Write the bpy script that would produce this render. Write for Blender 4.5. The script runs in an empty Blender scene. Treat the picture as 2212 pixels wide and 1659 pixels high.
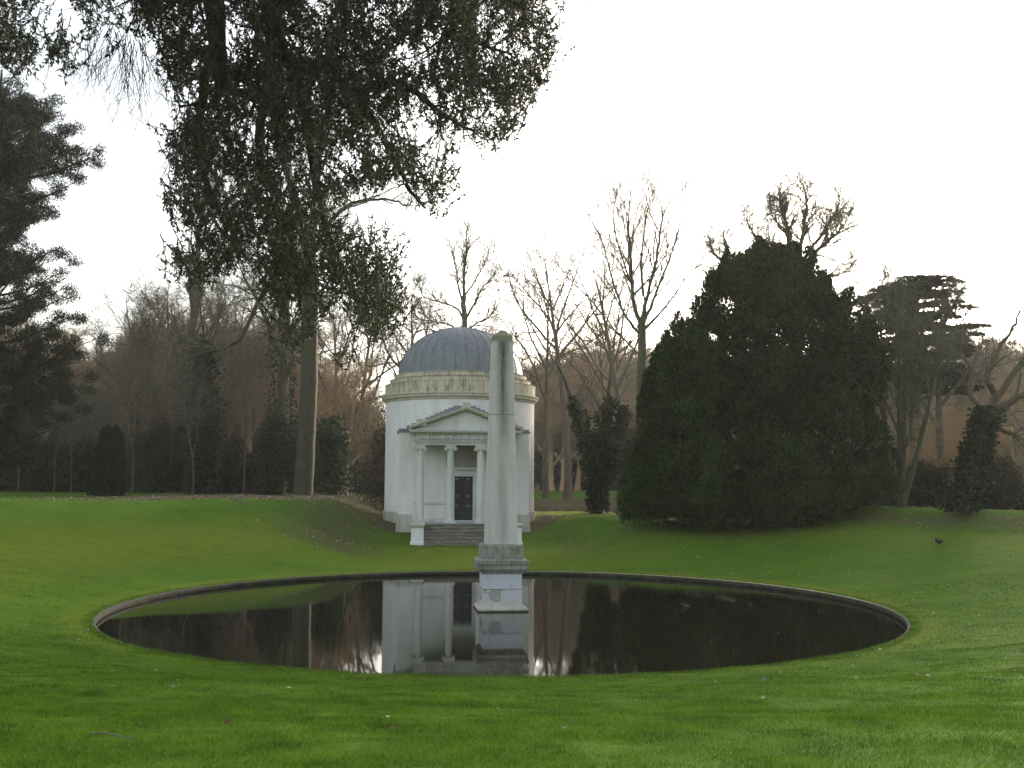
import bpy, math
import numpy as np
from mathutils import Vector, Matrix
PI = math.pi
rng = np.random.default_rng(7)
C = bpy.context.scene.collection

# ------------------------------------------------------------------ camera
FD, PITCH, ROLL, CAMH = 2267.0, math.radians(5.5), math.radians(0.3), 3.5
def at(u, v, Y):
    a = u - 1106; b = -(v - 829.5)
    X = a*math.cos(ROLL) - b*math.sin(ROLL); Z = a*math.sin(ROLL) + b*math.cos(ROLL)
    dy = math.cos(PITCH)*FD - math.sin(PITCH)*Z; dz = math.sin(PITCH)*FD + math.cos(PITCH)*Z
    return np.array([X*Y/dy, Y, CAMH + dz*Y/dy])
cd = bpy.data.cameras.new('camera'); cam = bpy.data.objects.new('camera', cd); C.objects.link(cam)
cd.sensor_width = 36; cd.lens = 36*FD/2212; cd.clip_end = 2000; cd.clip_start = 0.1
cam.matrix_world = Matrix.Translation((0, 0, CAMH)) @ Matrix.Rotation(PI/2 + PITCH, 4, 'X') @ Matrix.Rotation(ROLL, 4, 'Z')
bpy.context.scene.camera = cam

# ------------------------------------------------------------------ materials
def mat(name, build):
    m = bpy.data.materials.new(name); m.use_nodes = True
    nt = m.node_tree; nt.nodes.clear()
    out = nt.nodes.new('ShaderNodeOutputMaterial'); p = nt.nodes.new('ShaderNodeBsdfPrincipled')
    nt.links.new(p.outputs[0], out.inputs[0])
    build(N(nt), p); return m
class N:
    def __init__(s, nt): s.nt = nt
    def n(s, t, **k):
        nd = s.nt.nodes.new('ShaderNode' + t)
        for a, b in k.items():
            if a.startswith('i_'):
                key = a[2:]; key = int(key) if key.isdigit() else key.replace('_', ' ')
                s.put(nd.inputs[key], b)
            else: setattr(nd, a, b)
        return nd
    def put(s, sock, val):
        if isinstance(val, bpy.types.NodeSocket): s.nt.links.new(val, sock)
        else:
            if isinstance(val, tuple) and len(val) == 3 and sock.type == 'RGBA': val = (*val, 1)
            sock.default_value = val
    def obj(s): return s.n('TexCoord').outputs['Object']
    def scale(s, v, sc):
        m = s.n('Mapping', i_0=v); m.inputs['Scale'].default_value = sc; return m.outputs[0]
    def noise(s, v, sc, det=4, rough=.6, dist=0):
        return s.n('TexNoise', i_Vector=v, i_Scale=sc, i_Detail=det, i_Roughness=rough, i_Distortion=dist).outputs[0]
    def ramp(s, f, *st):
        r = s.n('ValToRGB', i_0=f); e = r.color_ramp.elements
        while len(e) < len(st): e.new(.5)
        for i, (p, c) in enumerate(st):
            e[i].position = p; e[i].color = (*c, 1) if isinstance(c, tuple) else (c, c, c, 1)
        return r.outputs[0]
    def mix(s, f, a, b, mode='MIX'):
        m = s.n('Mix', data_type='RGBA', blend_type=mode)
        s.put(m.inputs[0], f); s.put(m.inputs[6], a); s.put(m.inputs[7], b); return m.outputs[2]
    def math(s, op, a, b=0.0, c=0.0):
        m = s.n('Math', operation=op); s.put(m.inputs[0], a); s.put(m.inputs[1], b); s.put(m.inputs[2], c); return m.outputs[0]
    def bump(s, h, st, d=.02, normal=None):
        b = s.n('Bump', i_Height=h, i_Strength=st, i_Distance=d)
        if normal: s.put(b.inputs['Normal'], normal)
        return b.outputs[0]
    def attr(s, nm): return s.n('Attribute', attribute_name=nm).outputs['Fac']
    def z(s, v): return s.n('SeparateXYZ', i_0=v).outputs[2]

def leafmat(name, c0, c1, c2=None, rough=.45, spec=.4, trans=0.0, patch=.5):
    def b(N_, p):
        r = N_.n('NewGeometry').outputs['Random Per Island']
        st = [(0.0, c0), (.55, c1)] + ([(1.0, c2)] if c2 else [(1.0, c1)])
        col = N_.ramp(r, *st)
        nz = N_.noise(N_.obj(), patch, 3)
        col = N_.mix(1.0, col, N_.ramp(nz, (.35, .6), (.65, 1.35)), 'MULTIPLY')
        N_.put(p.inputs['Base Color'], col); p.inputs['Roughness'].default_value = rough
        p.inputs['Specular IOR Level'].default_value = spec
        if trans:
            nt = N_.nt; out = [x for x in nt.nodes if x.type == 'OUTPUT_MATERIAL'][0]
            t = N_.n('BsdfTranslucent', i_Color=col); mx = N_.n('MixShader', i_0=trans, i_1=p.outputs[0], i_2=t.outputs[0])
            nt.links.new(mx.outputs[0], out.inputs[0])
    return mat(name, b)
def barkmat(name, c0, c1, c2, sc=6):
    def b(N_, p):
        v = N_.obj(); nz = N_.noise(N_.scale(v, (1, 1, .25)), sc, 5, .65)
        g = N_.noise(v, .35, 3)
        col = N_.ramp(nz, (.3, c0), (.7, c1)); col = N_.mix(N_.ramp(g, (.42, 0.0), (.62, .8)), col, c2)
        N_.put(p.inputs['Base Color'], col); p.inputs['Roughness'].default_value = .9
        N_.put(p.inputs['Normal'], N_.bump(nz, .8, .03))
    return mat(name, b)

def stucco(N_, p, base=(.85, .835, .81), dirty=(.56, .55, .50), amt=.55, streak=True):
    v = N_.obj(); a = N_.noise(N_.scale(v, (1.2, 1.2, .22)), 1.6, 6, .62); b = N_.noise(v, 9, 5, .7)
    f = N_.ramp(a, (.42, 0.0), (.72, amt)); col = N_.mix(f, base, dirty)
    col = N_.mix(N_.ramp(b, (.35, .22), (.6, 0.0)), col, (.5, .5, .47))
    p.inputs['Roughness'].default_value = .85
    N_.put(p.inputs['Normal'], N_.bump(b, .25, .01))
    return col, v
def M_stucco(name, **k):
    def b(N_, p):
        col, v = stucco(N_, p, **k)


        N_.put(p.inputs['Base Color'], col)
    return mat(name, b)
M = {}
M['white'] = M_stucco('white_stucco')
M['shaftwhite'] = M_stucco('weathered_white_stone', base=(.70, .70, .67), dirty=(.42, .42, .37), amt=.7)
def b(N_, p):
    col, v = stucco(N_, p, base=(.55, .54, .47), dirty=(.27, .25, .15), amt=.9); N_.put(p.inputs['Base Color'], col)
M['friezestone'] = M_stucco('weathered_carved_stone', base=(.60, .58, .54), dirty=(.30, .28, .24), amt=.85)
M['wallslab'] = M_stucco('brown_grey_wall_tone', base=(.33, .30, .27), dirty=(.22, .19, .16), amt=.8)  # brown-grey tone, darker than the white wall, for the slab over the door
M['plinth'] = mat('beige_plinth_stone', b)
def b(N_, p):
    v = N_.obj(); s = N_.n('SeparateXYZ', i_0=v)
    ang = N_.math('MULTIPLY', N_.math('ARCTAN2', s.outputs[0], s.outputs[1]), 4.4)
    cv = N_.n('CombineXYZ', i_0=ang, i_1=s.outputs[2]).outputs[0]
    br = N_.n('TexBrick', i_Vector=cv, i_Scale=1.0, offset=.5, i_Mortar_Size=.012, i_Brick_Width=1.02, i_Row_Height=3.0)
    br.inputs['Color1'].default_value = (.62, .56, .41, 1); br.inputs['Color2'].default_value = (.53, .49, .39, 1); br.inputs['Mortar'].default_value = (.10, .085, .05, 1)
    a = N_.noise(N_.scale(cv, (1, .35, 1)), 3.2, 6, .7)
    col = N_.mix(N_.ramp(a, (.45, 0.0), (.68, .85)), br.outputs[0], (.13, .12, .045))
    N_.put(p.inputs['Base Color'], col); p.inputs['Roughness'].default_value = .9
    N_.put(p.inputs['Normal'], N_.bump(N_.noise(v, 14, 4), .3, .01))
M['parapet'] = mat('stained_parapet_stone', b)
def b(N_, p):
    v = N_.obj(); a = N_.noise(N_.scale(v, (1, 1, .5)), 5, 6, .7)
    col = N_.mix(N_.ramp(a, (.48, 0.0), (.68, .7)), (.56, .53, .43), (.22, .20, .11))
    N_.put(p.inputs['Base Color'], col); p.inputs['Roughness'].default_value = .9
M['mossy'] = mat('mossy_cornice_stone', b)
def b(N_, p):
    v = N_.obj(); a = N_.noise(N_.scale(v, (3, 3, .5)), 1.4, 6, .65); c = N_.noise(N_.scale(v, (.8, .8, 3)), 4, 4)
    col = N_.ramp(a, (.3, (.13, .142, .155)), (.7, (.23, .245, .26)))
    col = N_.mix(N_.ramp(c, (.58, 0.0), (.75, .45)), col, (.33, .35, .38))
    N_.put(p.inputs['Base Color'], col); p.inputs['Roughness'].default_value = .5; p.inputs['Specular IOR Level'].default_value = .5
    N_.put(p.inputs['Normal'], N_.bump(a, .3, .02))
M['lead'] = mat('dull_lead_sheet', b)
def b(N_, p):
    v = N_.obj(); a = N_.noise(N_.scale(v, (.6, 1, 6)), 3, 6, .7)
    N_.put(p.inputs['Base Color'], N_.ramp(a, (.35, (.10, .085, .065)), (.52, (.20, .18, .145)), (.72, (.42, .41, .38)))); p.inputs['Roughness'].default_value = .9
M['steps'] = mat('dirty_step_stone', b)
def b(N_, p):
    a = N_.noise(N_.scale(N_.obj(), (8, 8, .8)), 3, 3)
    N_.put(p.inputs['Base Color'], N_.ramp(a, (.3, (.012, .011, .013)), (.7, (.03, .026, .028)))); p.inputs['Roughness'].default_value = .5
M['door'] = mat('near_black_door_paint', b)
def b(N_, p): p.inputs['Base Color'].default_value = (.35, .36, .38, 1); p.inputs['Roughness'].default_value = .5
M['iron'] = mat('pale_worn_iron', b)
def b(N_, p):   # obelisk shaft : grey stucco with a dark rain streak down the face
    v = N_.obj(); s = N_.n('SeparateXYZ', i_0=v)
    a = N_.noise(N_.scale(v, (3, 3, .5)), 1.2, 6, .7); g = N_.noise(v, 22, 4, .75)
    mid = N_.math('SUBTRACT', 1.0, N_.math('MULTIPLY', N_.math('ABSOLUTE', s.outputs[0]), 4.2))
    top = N_.math('MULTIPLY_ADD', s.outputs[2], .19, -.55)
    f = N_.math('MULTIPLY', N_.math('MAXIMUM', mid, 0.0), N_.math('MAXIMUM', N_.math('MINIMUM', top, 1.0), .22))
    f = N_.math('MULTIPLY', f, N_.ramp(a, (.3, .5), (.6, 1.6)))
    col = N_.ramp(a, (.35, (.72, .70, .66)), (.7, (.55, .535, .48)))
    col = N_.mix(f, col, (.10, .105, .075))
    col = N_.mix(N_.ramp(g, (.55, 0.0), (.75, .5)), col, (.22, .22, .18))
    mz = N_.ramp(N_.math('ADD', N_.math('MULTIPLY', N_.math('ABSOLUTE', N_.math('SUBTRACT', s.outputs[2], 7.75)), 3.5), N_.math('MULTIPLY', g, -.6)), (0.0, 1.0), (.45, 0.0))
    col = N_.mix(mz, col, (.27, .27, .18))
    col = N_.mix(N_.math('LESS_THAN', N_.math('ABSOLUTE', N_.math('SUBTRACT', s.outputs[2], 5.5)), .012), col, (.26, .25, .22))
    N_.put(p.inputs['Base Color'], col); p.inputs['Roughness'].default_value = .92
    N_.put(p.inputs['Normal'], N_.bump(g, .35, .01))
M['shaft'] = mat('rain_streaked_obelisk_stone', b)
def b(N_, p):
    v = N_.obj(); a = N_.noise(v, 2.2, 5, .5, .6); s = N_.z(v)
    lowf = N_.ramp(s, (.60, 1.0), (.62, 0.0))
    patch = N_.ramp(a, (.47, 0.0), (.50, 1.0))
    low = N_.mix(patch, (.38, .37, .33), (.56, .58, .60))
    up = N_.mix(N_.ramp(N_.noise(v, 4, 4), (.58, 0.0), (.66, .7)), (.60, .63, .68), (.42, .42, .44))
    col = N_.mix(lowf, up, low)
    jl = N_.math('LESS_THAN', N_.math('ABSOLUTE', N_.math('SUBTRACT', s, .61)), .008)
    col = N_.mix(jl, col, (.1, .09, .07))
    N_.put(p.inputs['Base Color'], col); p.inputs['Roughness'].default_value = .9
M['die'] = mat('patchy_painted_pedestal', b)
def b(N_, p):
    v = N_.obj(); a = N_.noise(N_.scale(v, (7, 7, 1)), 1.6, 5, .7); g = N_.noise(v, 3, 4)
    col = N_.ramp(a, (.35, (.20, .20, .16)), (.7, (.42, .42, .40)))
    col = N_.mix(N_.ramp(g, (.5, 0.0), (.7, .8)), col, (.15, .15, .07))
    N_.put(p.inputs['Base Color'], col); p.inputs['Roughness'].default_value = .92
M['pedcap'] = mat('stained_grey_cap_stone', b)
def b(N_, p):
    v = N_.obj(); s = N_.n('SeparateXYZ', i_0=v)
    ang = N_.math('MULTIPLY', N_.math('ARCTAN2', s.outputs[0], s.outputs[1]), 10.8)
    jt = N_.math('LESS_THAN', N_.math('FRACT', N_.math('MULTIPLY', ang, 1.1)), .03)
    a = N_.noise(v, 3.5, 6, .7)
    col = N_.ramp(a, (.35, (.028, .026, .019)), (.65, (.085, .075, .055)))
    col = N_.mix(N_.ramp(s.outputs[2], (.045, 1.0), (.06, 0.0)), col, (.012, .011, .009))
    col = N_.mix(N_.ramp(N_.noise(v, 1.4, 5, .7), (.46, 0.0), (.6, .75)), col, (.05, .065, .016))
    col = N_.mix(jt, col, (.012, .011, .008))
    N_.put(p.inputs['Base Color'], col); p.inputs['Roughness'].default_value = .9
    N_.put(p.inputs['Normal'], N_.bump(a, .6, .03))
M['kerb'] = mat('weathered_kerb_stone', b)
def b(N_, p):
    v = N_.obj(); a = N_.noise(N_.scale(v, (1, 1, 1)), 3.0, 3, .55); c = N_.noise(v, 13, 4, .7)
    g = N_.ramp(N_.noise(v, .16, 2), (.4, .25), (.62, 1.0))
    p.inputs['Base Color'].default_value = (.012, .012, .007, 1); p.inputs['Roughness'].default_value = .015; p.inputs['IOR'].default_value = 1.333
    h = N_.math('ADD', N_.math('MULTIPLY', a, .6), N_.math('MULTIPLY', c, .22))
    bp = N_.bump(h, .1, .05); N_.put([x for x in N_.nt.nodes if x.type == 'BUMP'][0].inputs['Strength'], N_.math('MULTIPLY', g, .03))
    N_.put(p.inputs['Normal'], bp)
M['water'] = mat('still_dark_pond_water', b)
def b(N_, p):
    v = N_.obj(); a = N_.noise(v, 2.0, 3)
    p.inputs['Base Color'].default_value = (.02, .02, .014, 1); p.inputs['Roughness'].default_value = .05; p.inputs['IOR'].default_value = 1.333
    N_.put(p.inputs['Normal'], N_.bump(a, .25, .05))
M['lakewater'] = mat('lake_water', b)
def b(N_, p):
    v = N_.obj(); L = N_.attr('litter'); Y = N_.attr('moss')
    n1 = N_.noise(v, .45, 5, .6); n2 = N_.noise(v, 5, 6, .75); n3 = N_.noise(v, 38, 3, .8); n4 = N_.noise(v, 1.6, 5, .65)
    g = N_.ramp(n1, (.34, (.062, .145, .010)), (.66, (.10, .195, .014)))
    g = N_.mix(N_.ramp(n4, (.42, 0.0), (.66, .55)), g, (.11, .18, .016))
    g = N_.mix(N_.ramp(n2, (.44, 0.0), (.7, .55)), g, (.04, .11, .007))
    g = N_.mix(N_.math('MULTIPLY', Y, N_.ramp(n4, (.3, .35), (.6, 1.0))), g, (.165, .20, .016))
    br = N_.ramp(n3, (.3, (.045, .034, .018)), (.55, (.12, .092, .052)), (.75, (.26, .21, .14)))
    lf = N_.math('ADD', L, N_.math('MULTIPLY', N_.math('SUBTRACT', N_.noise(v, 6.5, 6, .85), .5), 2.2))
    lf = N_.math('MULTIPLY', N_.ramp(lf, (.35, 0.0), (.75, .93)), N_.ramp(L, (0.02, 0.0), (.15, 1.0)))
    col = N_.mix(lf, g, br)
    N_.put(p.inputs['Base Color'], col); p.inputs['Roughness'].default_value = .95; p.inputs['Specular IOR Level'].default_value = .04
    b1 = N_.bump(n2, .6, .06); N_.put(p.inputs['Normal'], N_.bump(n3, .8, .03, b1))
M['ground'] = mat('lawn_and_leaf_litter', b)
def b(N_, p):
    r = N_.n('NewGeometry').outputs['Random Per Island']; n1 = N_.noise(N_.obj(), 1.6, 7, .8)
    col = N_.ramp(r, (0.0, (.048, .125, .007)), (.45, (.085, .21, .010)), (.8, (.13, .25, .014)), (1.0, (.22, .26, .04)))
    col = N_.mix(1.0, col, N_.ramp(n1, (.38, .48), (.62, 1.18)), 'MULTIPLY')
    N_.put(p.inputs['Base Color'], col); p.inputs['Roughness'].default_value = .7; p.inputs['Specular IOR Level'].default_value = .06
    out = [x for x in N_.nt.nodes if x.type == 'OUTPUT_MATERIAL'][0]; t = N_.n('BsdfTranslucent', i_Color=col); mx = N_.n('MixShader', i_0=.25, i_1=p.outputs[0], i_2=t.outputs[0]); N_.nt.links.new(mx.outputs[0], out.inputs[0])
M['grass'] = mat('grass_blades', b)
M['fallen'] = leafmat('dry_fallen_leaves', (.10, .06, .035), (.24, .17, .11), (.50, .44, .37), .8, .2)
M['oakleaf'] = leafmat('glossy_evergreen_leaves', (.019, .025, .012), (.043, .050, .024), (.10, .10, .055), .5, .3, .25, .6)
M['laurel'] = leafmat('dark_laurel_leaves', (.014, .032, .011), (.036, .066, .018), (.10, .14, .045), .45, .35, .05, .4)
M['shrubdark'] = leafmat('dull_dark_shrub_leaves', (.012, .024, .013), (.030, .046, .024), (.07, .085, .045), .6, .15, 0, .4)
M['yew'] = leafmat('dark_yew_foliage', (.012, .026, .007), (.028, .050, .012), (.070, .090, .024), .8, .06, 0, .45)
M['pine'] = leafmat('dark_pine_needles', (.012, .020, .011), (.026, .038, .018), (.06, .065, .035), .8, .08, 0, .5)
M['cedar'] = leafmat('grey_cedar_foliage', (.022, .028, .022), (.04, .046, .034), (.08, .08, .06), .7, .2, 0, .4)
M['ivy'] = leafmat('ivy_leaves', (.008, .017, .006), (.018, .034, .011), (.05, .075, .03), .6, .15, 0, .6)
M['conifer'] = leafmat('columnar_yew_foliage', (.006, .013, .007), (.014, .026, .012), (.03, .045, .02), .8, .06, 0, 1.0)
M['brownleaf'] = leafmat('withered_brown_leaves', (.06, .035, .02), (.13, .075, .04), (.24, .15, .08), .8, .2, .1, .3)
M['bark'] = barkmat('grey_green_bark', (.045, .04, .026), (.13, .12, .075), (.085, .105, .035))
M['barkmid'] = barkmat('dull_green_bark', (.028, .026, .016), (.085, .078, .048), (.055, .066, .022))
M['barkdark'] = barkmat('dark_bark', (.02, .018, .014), (.06, .052, .04), (.04, .045, .02))
M['barkbrown'] = barkmat('warm_brown_bark', (.06, .042, .028), (.15, .105, .07), (.12, .085, .05))
M['barkgrey'] = barkmat('pale_grey_bark', (.08, .07, .05), (.19, .17, .125), (.13, .13, .075))
def b(N_, p):
    a = N_.noise(N_.obj(), .09, 3)
    N_.put(p.inputs['Base Color'], N_.ramp(a, (.34, (.28, .225, .15)), (.5, (.40, .30, .185)), (.66, (.55, .36, .21)))); p.inputs['Roughness'].default_value = .9
M['woodtwig'] = mat('brown_winter_twigs', b)
def b(N_, p):
    v = N_.n('TexCoord').outputs['Object']; a = N_.noise(v, 20, 3)
    N_.put(p.inputs['Base Color'], N_.ramp(a, (.3, (.012, .013, .015)), (.7, (.035, .037, .042)))); p.inputs['Roughness'].default_value = .6
M['coot'] = mat('slate_black_plumage', b)
def b(N_, p): p.inputs['Base Color'].default_value = (.75, .73, .68, 1); p.inputs['Roughness'].default_value = .5
M['bill'] = mat('white_bill', b)
def b(N_, p): p.inputs['Base Color'].default_value = (.16, .18, .12, 1)
M['legs'] = mat('grey_green_leg', b)

# ------------------------------------------------------------------ mesh helpers
def tag(o, label=None, cat=None, group=None, kind=None):
    for k, v in (('label', label), ('category', cat), ('group', group), ('kind', kind)):
        if v: o[k] = v
    return o
def empty(name, loc, rz=0):
    o = bpy.data.objects.new(name, None); C.objects.link(o); o.location = [float(x) for x in loc]; o.rotation_euler = (0, 0, rz); o.empty_display_size = .3; return o
def mk(name, V, F, m, parent=None, smooth=False, attrs=None):
    """V (n,3); F list of (k,3) or (k,4) int arrays"""
    V = np.asarray(V, np.float32).reshape(-1, 3); F = [np.asarray(f, np.int32) for f in (F if isinstance(F, list) else [F]) if len(f)]
    me = bpy.data.meshes.new(name); me.vertices.add(len(V)); me.vertices.foreach_set('co', V.ravel())
    nl = sum(f.size for f in F); npoly = sum(len(f) for f in F)
    me.loops.add(nl); me.loops.foreach_set('vertex_index', np.concatenate([f.ravel() for f in F]))
    me.polygons.add(npoly)
    tot = np.concatenate([np.full(len(f), f.shape[1], np.int32) for f in F])
    me.polygons.foreach_set('loop_start', np.concatenate([[0], np.cumsum(tot)[:-1]]).astype(np.int32))
    try: me.polygons.foreach_set('loop_total', tot)
    except Exception: pass
    me.polygons.foreach_set('use_smooth', np.full(npoly, smooth, bool))
    for k, a in (attrs or {}).items():
        at_ = me.attributes.new(k, 'FLOAT', 'POINT'); at_.data.foreach_set('value', np.asarray(a, np.float32))
    me.update(calc_edges=True); me.validate()
    me.materials.append(m)
    o = bpy.data.objects.new(name, me); C.objects.link(o)
    if parent: o.parent = parent
    return o
class MB:
    def __init__(s, zo=0.0): s.v = []; s.f = []; s.zo = zo
    def add(s, vs, fs):
        b0 = len(s.v); s.v += [tuple(v) for v in vs]; s.f += [tuple(b0 + i for i in f) for f in fs]; return s
    def box(s, x0, x1, y0, y1, z0, z1, ch=0.0):
        if ch:   # chamfered vertical/horizontal edges
            c = min(ch, (x1-x0)/3, (y1-y0)/3, (z1-z0)/3)
            ring = lambda d, z: [(x0+d, y0+c+0*d, z), (x0+c, y0+d, z), (x1-c, y0+d, z), (x1-d, y0+c, z), (x1-d, y1-c, z), (x1-c, y1-d, z), (x0+c, y1-d, z), (x0+d, y1-c, z)]
            rs = [[(x0+c, y0+c, z0), (x0+c, y0+c, z0), (x1-c, y0+c, z0), (x1-c, y0+c, z0), (x1-c, y1-c, z0), (x1-c, y1-c, z0), (x0+c, y1-c, z0), (x0+c, y1-c, z0)], ring(0, z0+c), ring(0, z1-c),
                  [(x0+c, y0+c, z1), (x0+c, y0+c, z1), (x1-c, y0+c, z1), (x1-c, y0+c, z1), (x1-c, y1-c, z1), (x1-c, y1-c, z1), (x0+c, y1-c, z1), (x0+c, y1-c, z1)]]
            b0 = len(s.v)
            for r in rs: s.v += r
            for k in range(3):
                for i in range(8):
                    j = (i+1) % 8; s.f.append((b0+k*8+i, b0+k*8+j, b0+k*8+8+j, b0+k*8+8+i))
            s.f.append(tuple(b0+i for i in range(7, -1, -1))); s.f.append(tuple(b0+24+i for i in range(8))); return s
        vs = [(x, y, z) for z in (z0, z1) for x, y in ((x0, y0), (x1, y0), (x1, y1), (x0, y1))]
        return s.add(vs, [(3, 2, 1, 0), (4, 5, 6, 7), (0, 1, 5, 4), (1, 2, 6, 5), (2, 3, 7, 6), (3, 0, 4, 7)])
    def prism(s, poly, y0, y1):     # polygon in xz, extruded along y
        n = len(poly); vs = [(x, y0, z) for x, z in poly] + [(x, y1, z) for x, z in poly]
        fs = [tuple(range(n)), tuple(range(2*n-1, n-1, -1))] + [(i, i+n, (i+1) % n+n, (i+1) % n) for i in range(n)]
        return s.add(vs, fs)
    def lathe(s, prof, n=32, cx=0, cy=0, a0=0, a1=2*PI, cap=True):
        full = abs(a1-a0-2*PI) < 1e-6; m = n if full else n+1; b0 = len(s.v)
        for r, z in prof:
            for i in range(m):
                a = a0 + (a1-a0)*i/n; s.v.append((cx+r*math.cos(a), cy+r*math.sin(a), z))
        for k in range(len(prof)-1):
            for i in range(n):
                j = (i+1) % m; s.f.append((b0+k*m+i, b0+k*m+j, b0+(k+1)*m+j, b0+(k+1)*m+i))
        if full and cap:
            s.f.append(tuple(b0+i for i in range(m-1, -1, -1))); s.f.append(tuple(b0+(len(prof)-1)*m+i for i in range(m)))
        return s
    def tube(s, pts, r, n=6):
        pts = np.asarray(pts, float)[None]; rr = np.full((1, pts.shape[1]), r) if np.isscalar(r) else np.asarray(r, float)[None]
        V, F = tubes(pts, rr, n); b0 = len(s.v); s.v += [tuple(v) for v in V]; s.f += [tuple(int(b0+i) for i in f) for f in F]
        s.f.append(tuple(b0+i for i in range(n-1, -1, -1))); e = len(s.v)-n; s.f.append(tuple(e+i for i in range(n))); return s
    def cyl_y(s, x, z, r, y0, y1, n=16):
        return s.prism([(x+r*math.cos(2*PI*i/n), z+r*math.sin(2*PI*i/n)) for i in range(n)], y0, y1)
    def build(s, name, m, parent=None, smooth=False, bevel=0):
        me = bpy.data.meshes.new(name); me.from_pydata([(x, y, z-s.zo) for x, y, z in s.v], [], s.f); me.validate()
        if smooth:
            me.polygons.foreach_set('use_smooth', [True]*len(me.polygons))
        me.materials.append(m); o = bpy.data.objects.new(name, me); C.objects.link(o)
        if parent: o.parent = parent
        if bevel:
            b_ = o.modifiers.new('b', 'BEVEL'); b_.width = bevel; b_.segments = 2; b_.limit_method = 'ANGLE'
        if smooth:
            try:
                me.set_sharp_from_angle(angle=math.radians(35))
            except Exception: pass
        return o

def nrm(v): return v/np.maximum(np.linalg.norm(v, axis=-1, keepdims=True), 1e-9)
def tubes(P, R, k=5):
    B, n, _ = P.shape
    T = np.empty_like(P); T[:, 1:-1] = P[:, 2:]-P[:, :-2]; T[:, 0] = P[:, 1]-P[:, 0]; T[:, -1] = P[:, -1]-P[:, -2]; T = nrm(T)
    m = nrm(T.mean(1)); ref = np.where(np.abs(m[:, 2:3]) > .7, [[1., 0, 0]], [[0, 0, 1.]])
    A = nrm(np.cross(T, ref[:, None, :])); Bn = np.cross(T, A)
    a = np.linspace(0, 2*PI, k, endpoint=False)
    V = P[:, :, None, :] + R[:, :, None, None]*(A[:, :, None, :]*np.cos(a)[None, None, :, None] + Bn[:, :, None, :]*np.sin(a)[None, None, :, None])
    idx = np.arange(B*n*k).reshape(B, n, k); nx = np.roll(idx, -1, 2)
    F = np.stack([idx[:, :-1], nx[:, :-1], nx[:, 1:], idx[:, 1:]], -1).reshape(-1, 4)
    return V.reshape(-1, 3), F
def grow(S, D, L, n, wob, up, g, curl=0.0):
    B = len(S); P = np.empty((B, n+1, 3)); P[:, 0] = S; d = nrm(D.copy()); st = (L/n)[:, None]
    drift = g.normal(size=(B, 3))*curl
    for i in range(n):
        d = nrm(d + g.normal(size=(B, 3))*wob + drift); d[:, 2] += up; d = nrm(d); P[:, i+1] = P[:, i] + d*st
    return P
def kids(P, R, L, k, t0, t1, ang, g, spread=.25, stratify=True):
    B, n1, _ = P.shape; n = n1-1
    t = (np.arange(k)[None]+g.random((B, k)))/k if stratify else g.random((B, k)); t = t0+(t1-t0)*t
    f = t*n; i = np.minimum(f.astype(int), n-1); w = (f-i)[..., None]; b_ = np.arange(B)[:, None]
    S = P[b_, i]*(1-w)+P[b_, i+1]*w; r = R[b_, i]*(1-w[..., 0])+R[b_, i+1]*w[..., 0]; T = nrm(P[b_, i+1]-P[b_, i])
    az = g.random((B, 1))*2*PI + np.arange(k)[None]*2.4 + g.normal(size=(B, k))*.5
    ref = np.where(np.abs(T[..., 2:3]) > .9, [1., 0, 0], [0, 0, 1.]); A = nrm(np.cross(T, ref)); Q = np.cross(T, A)
    side = A*np.cos(az)[..., None]+Q*np.sin(az)[..., None]
    an = ang+g.normal(size=(B, k))*spread*ang; D = T*np.cos(an)[..., None]+side*np.sin(an)[..., None]
    return S.reshape(-1, 3), D.reshape(-1, 3), r.reshape(-1), t.reshape(-1), np.repeat(L, k)
def taper(r0, r1, n, B=None):
    t = np.linspace(0, 1, n+1)[None]; return np.asarray(r0)[:, None]*(1-t)+np.asarray(r1)[:, None]*t
def cat(parts):
    V = []; F = {}; o = 0
    for v, f in parts:
        for ff in (f if isinstance(f, list) else [f]): F.setdefault(ff.shape[1], []).append(ff+o)
        V.append(v); o += len(v)
    return np.concatenate(V), [np.concatenate(x) for x in F.values()]

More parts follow.
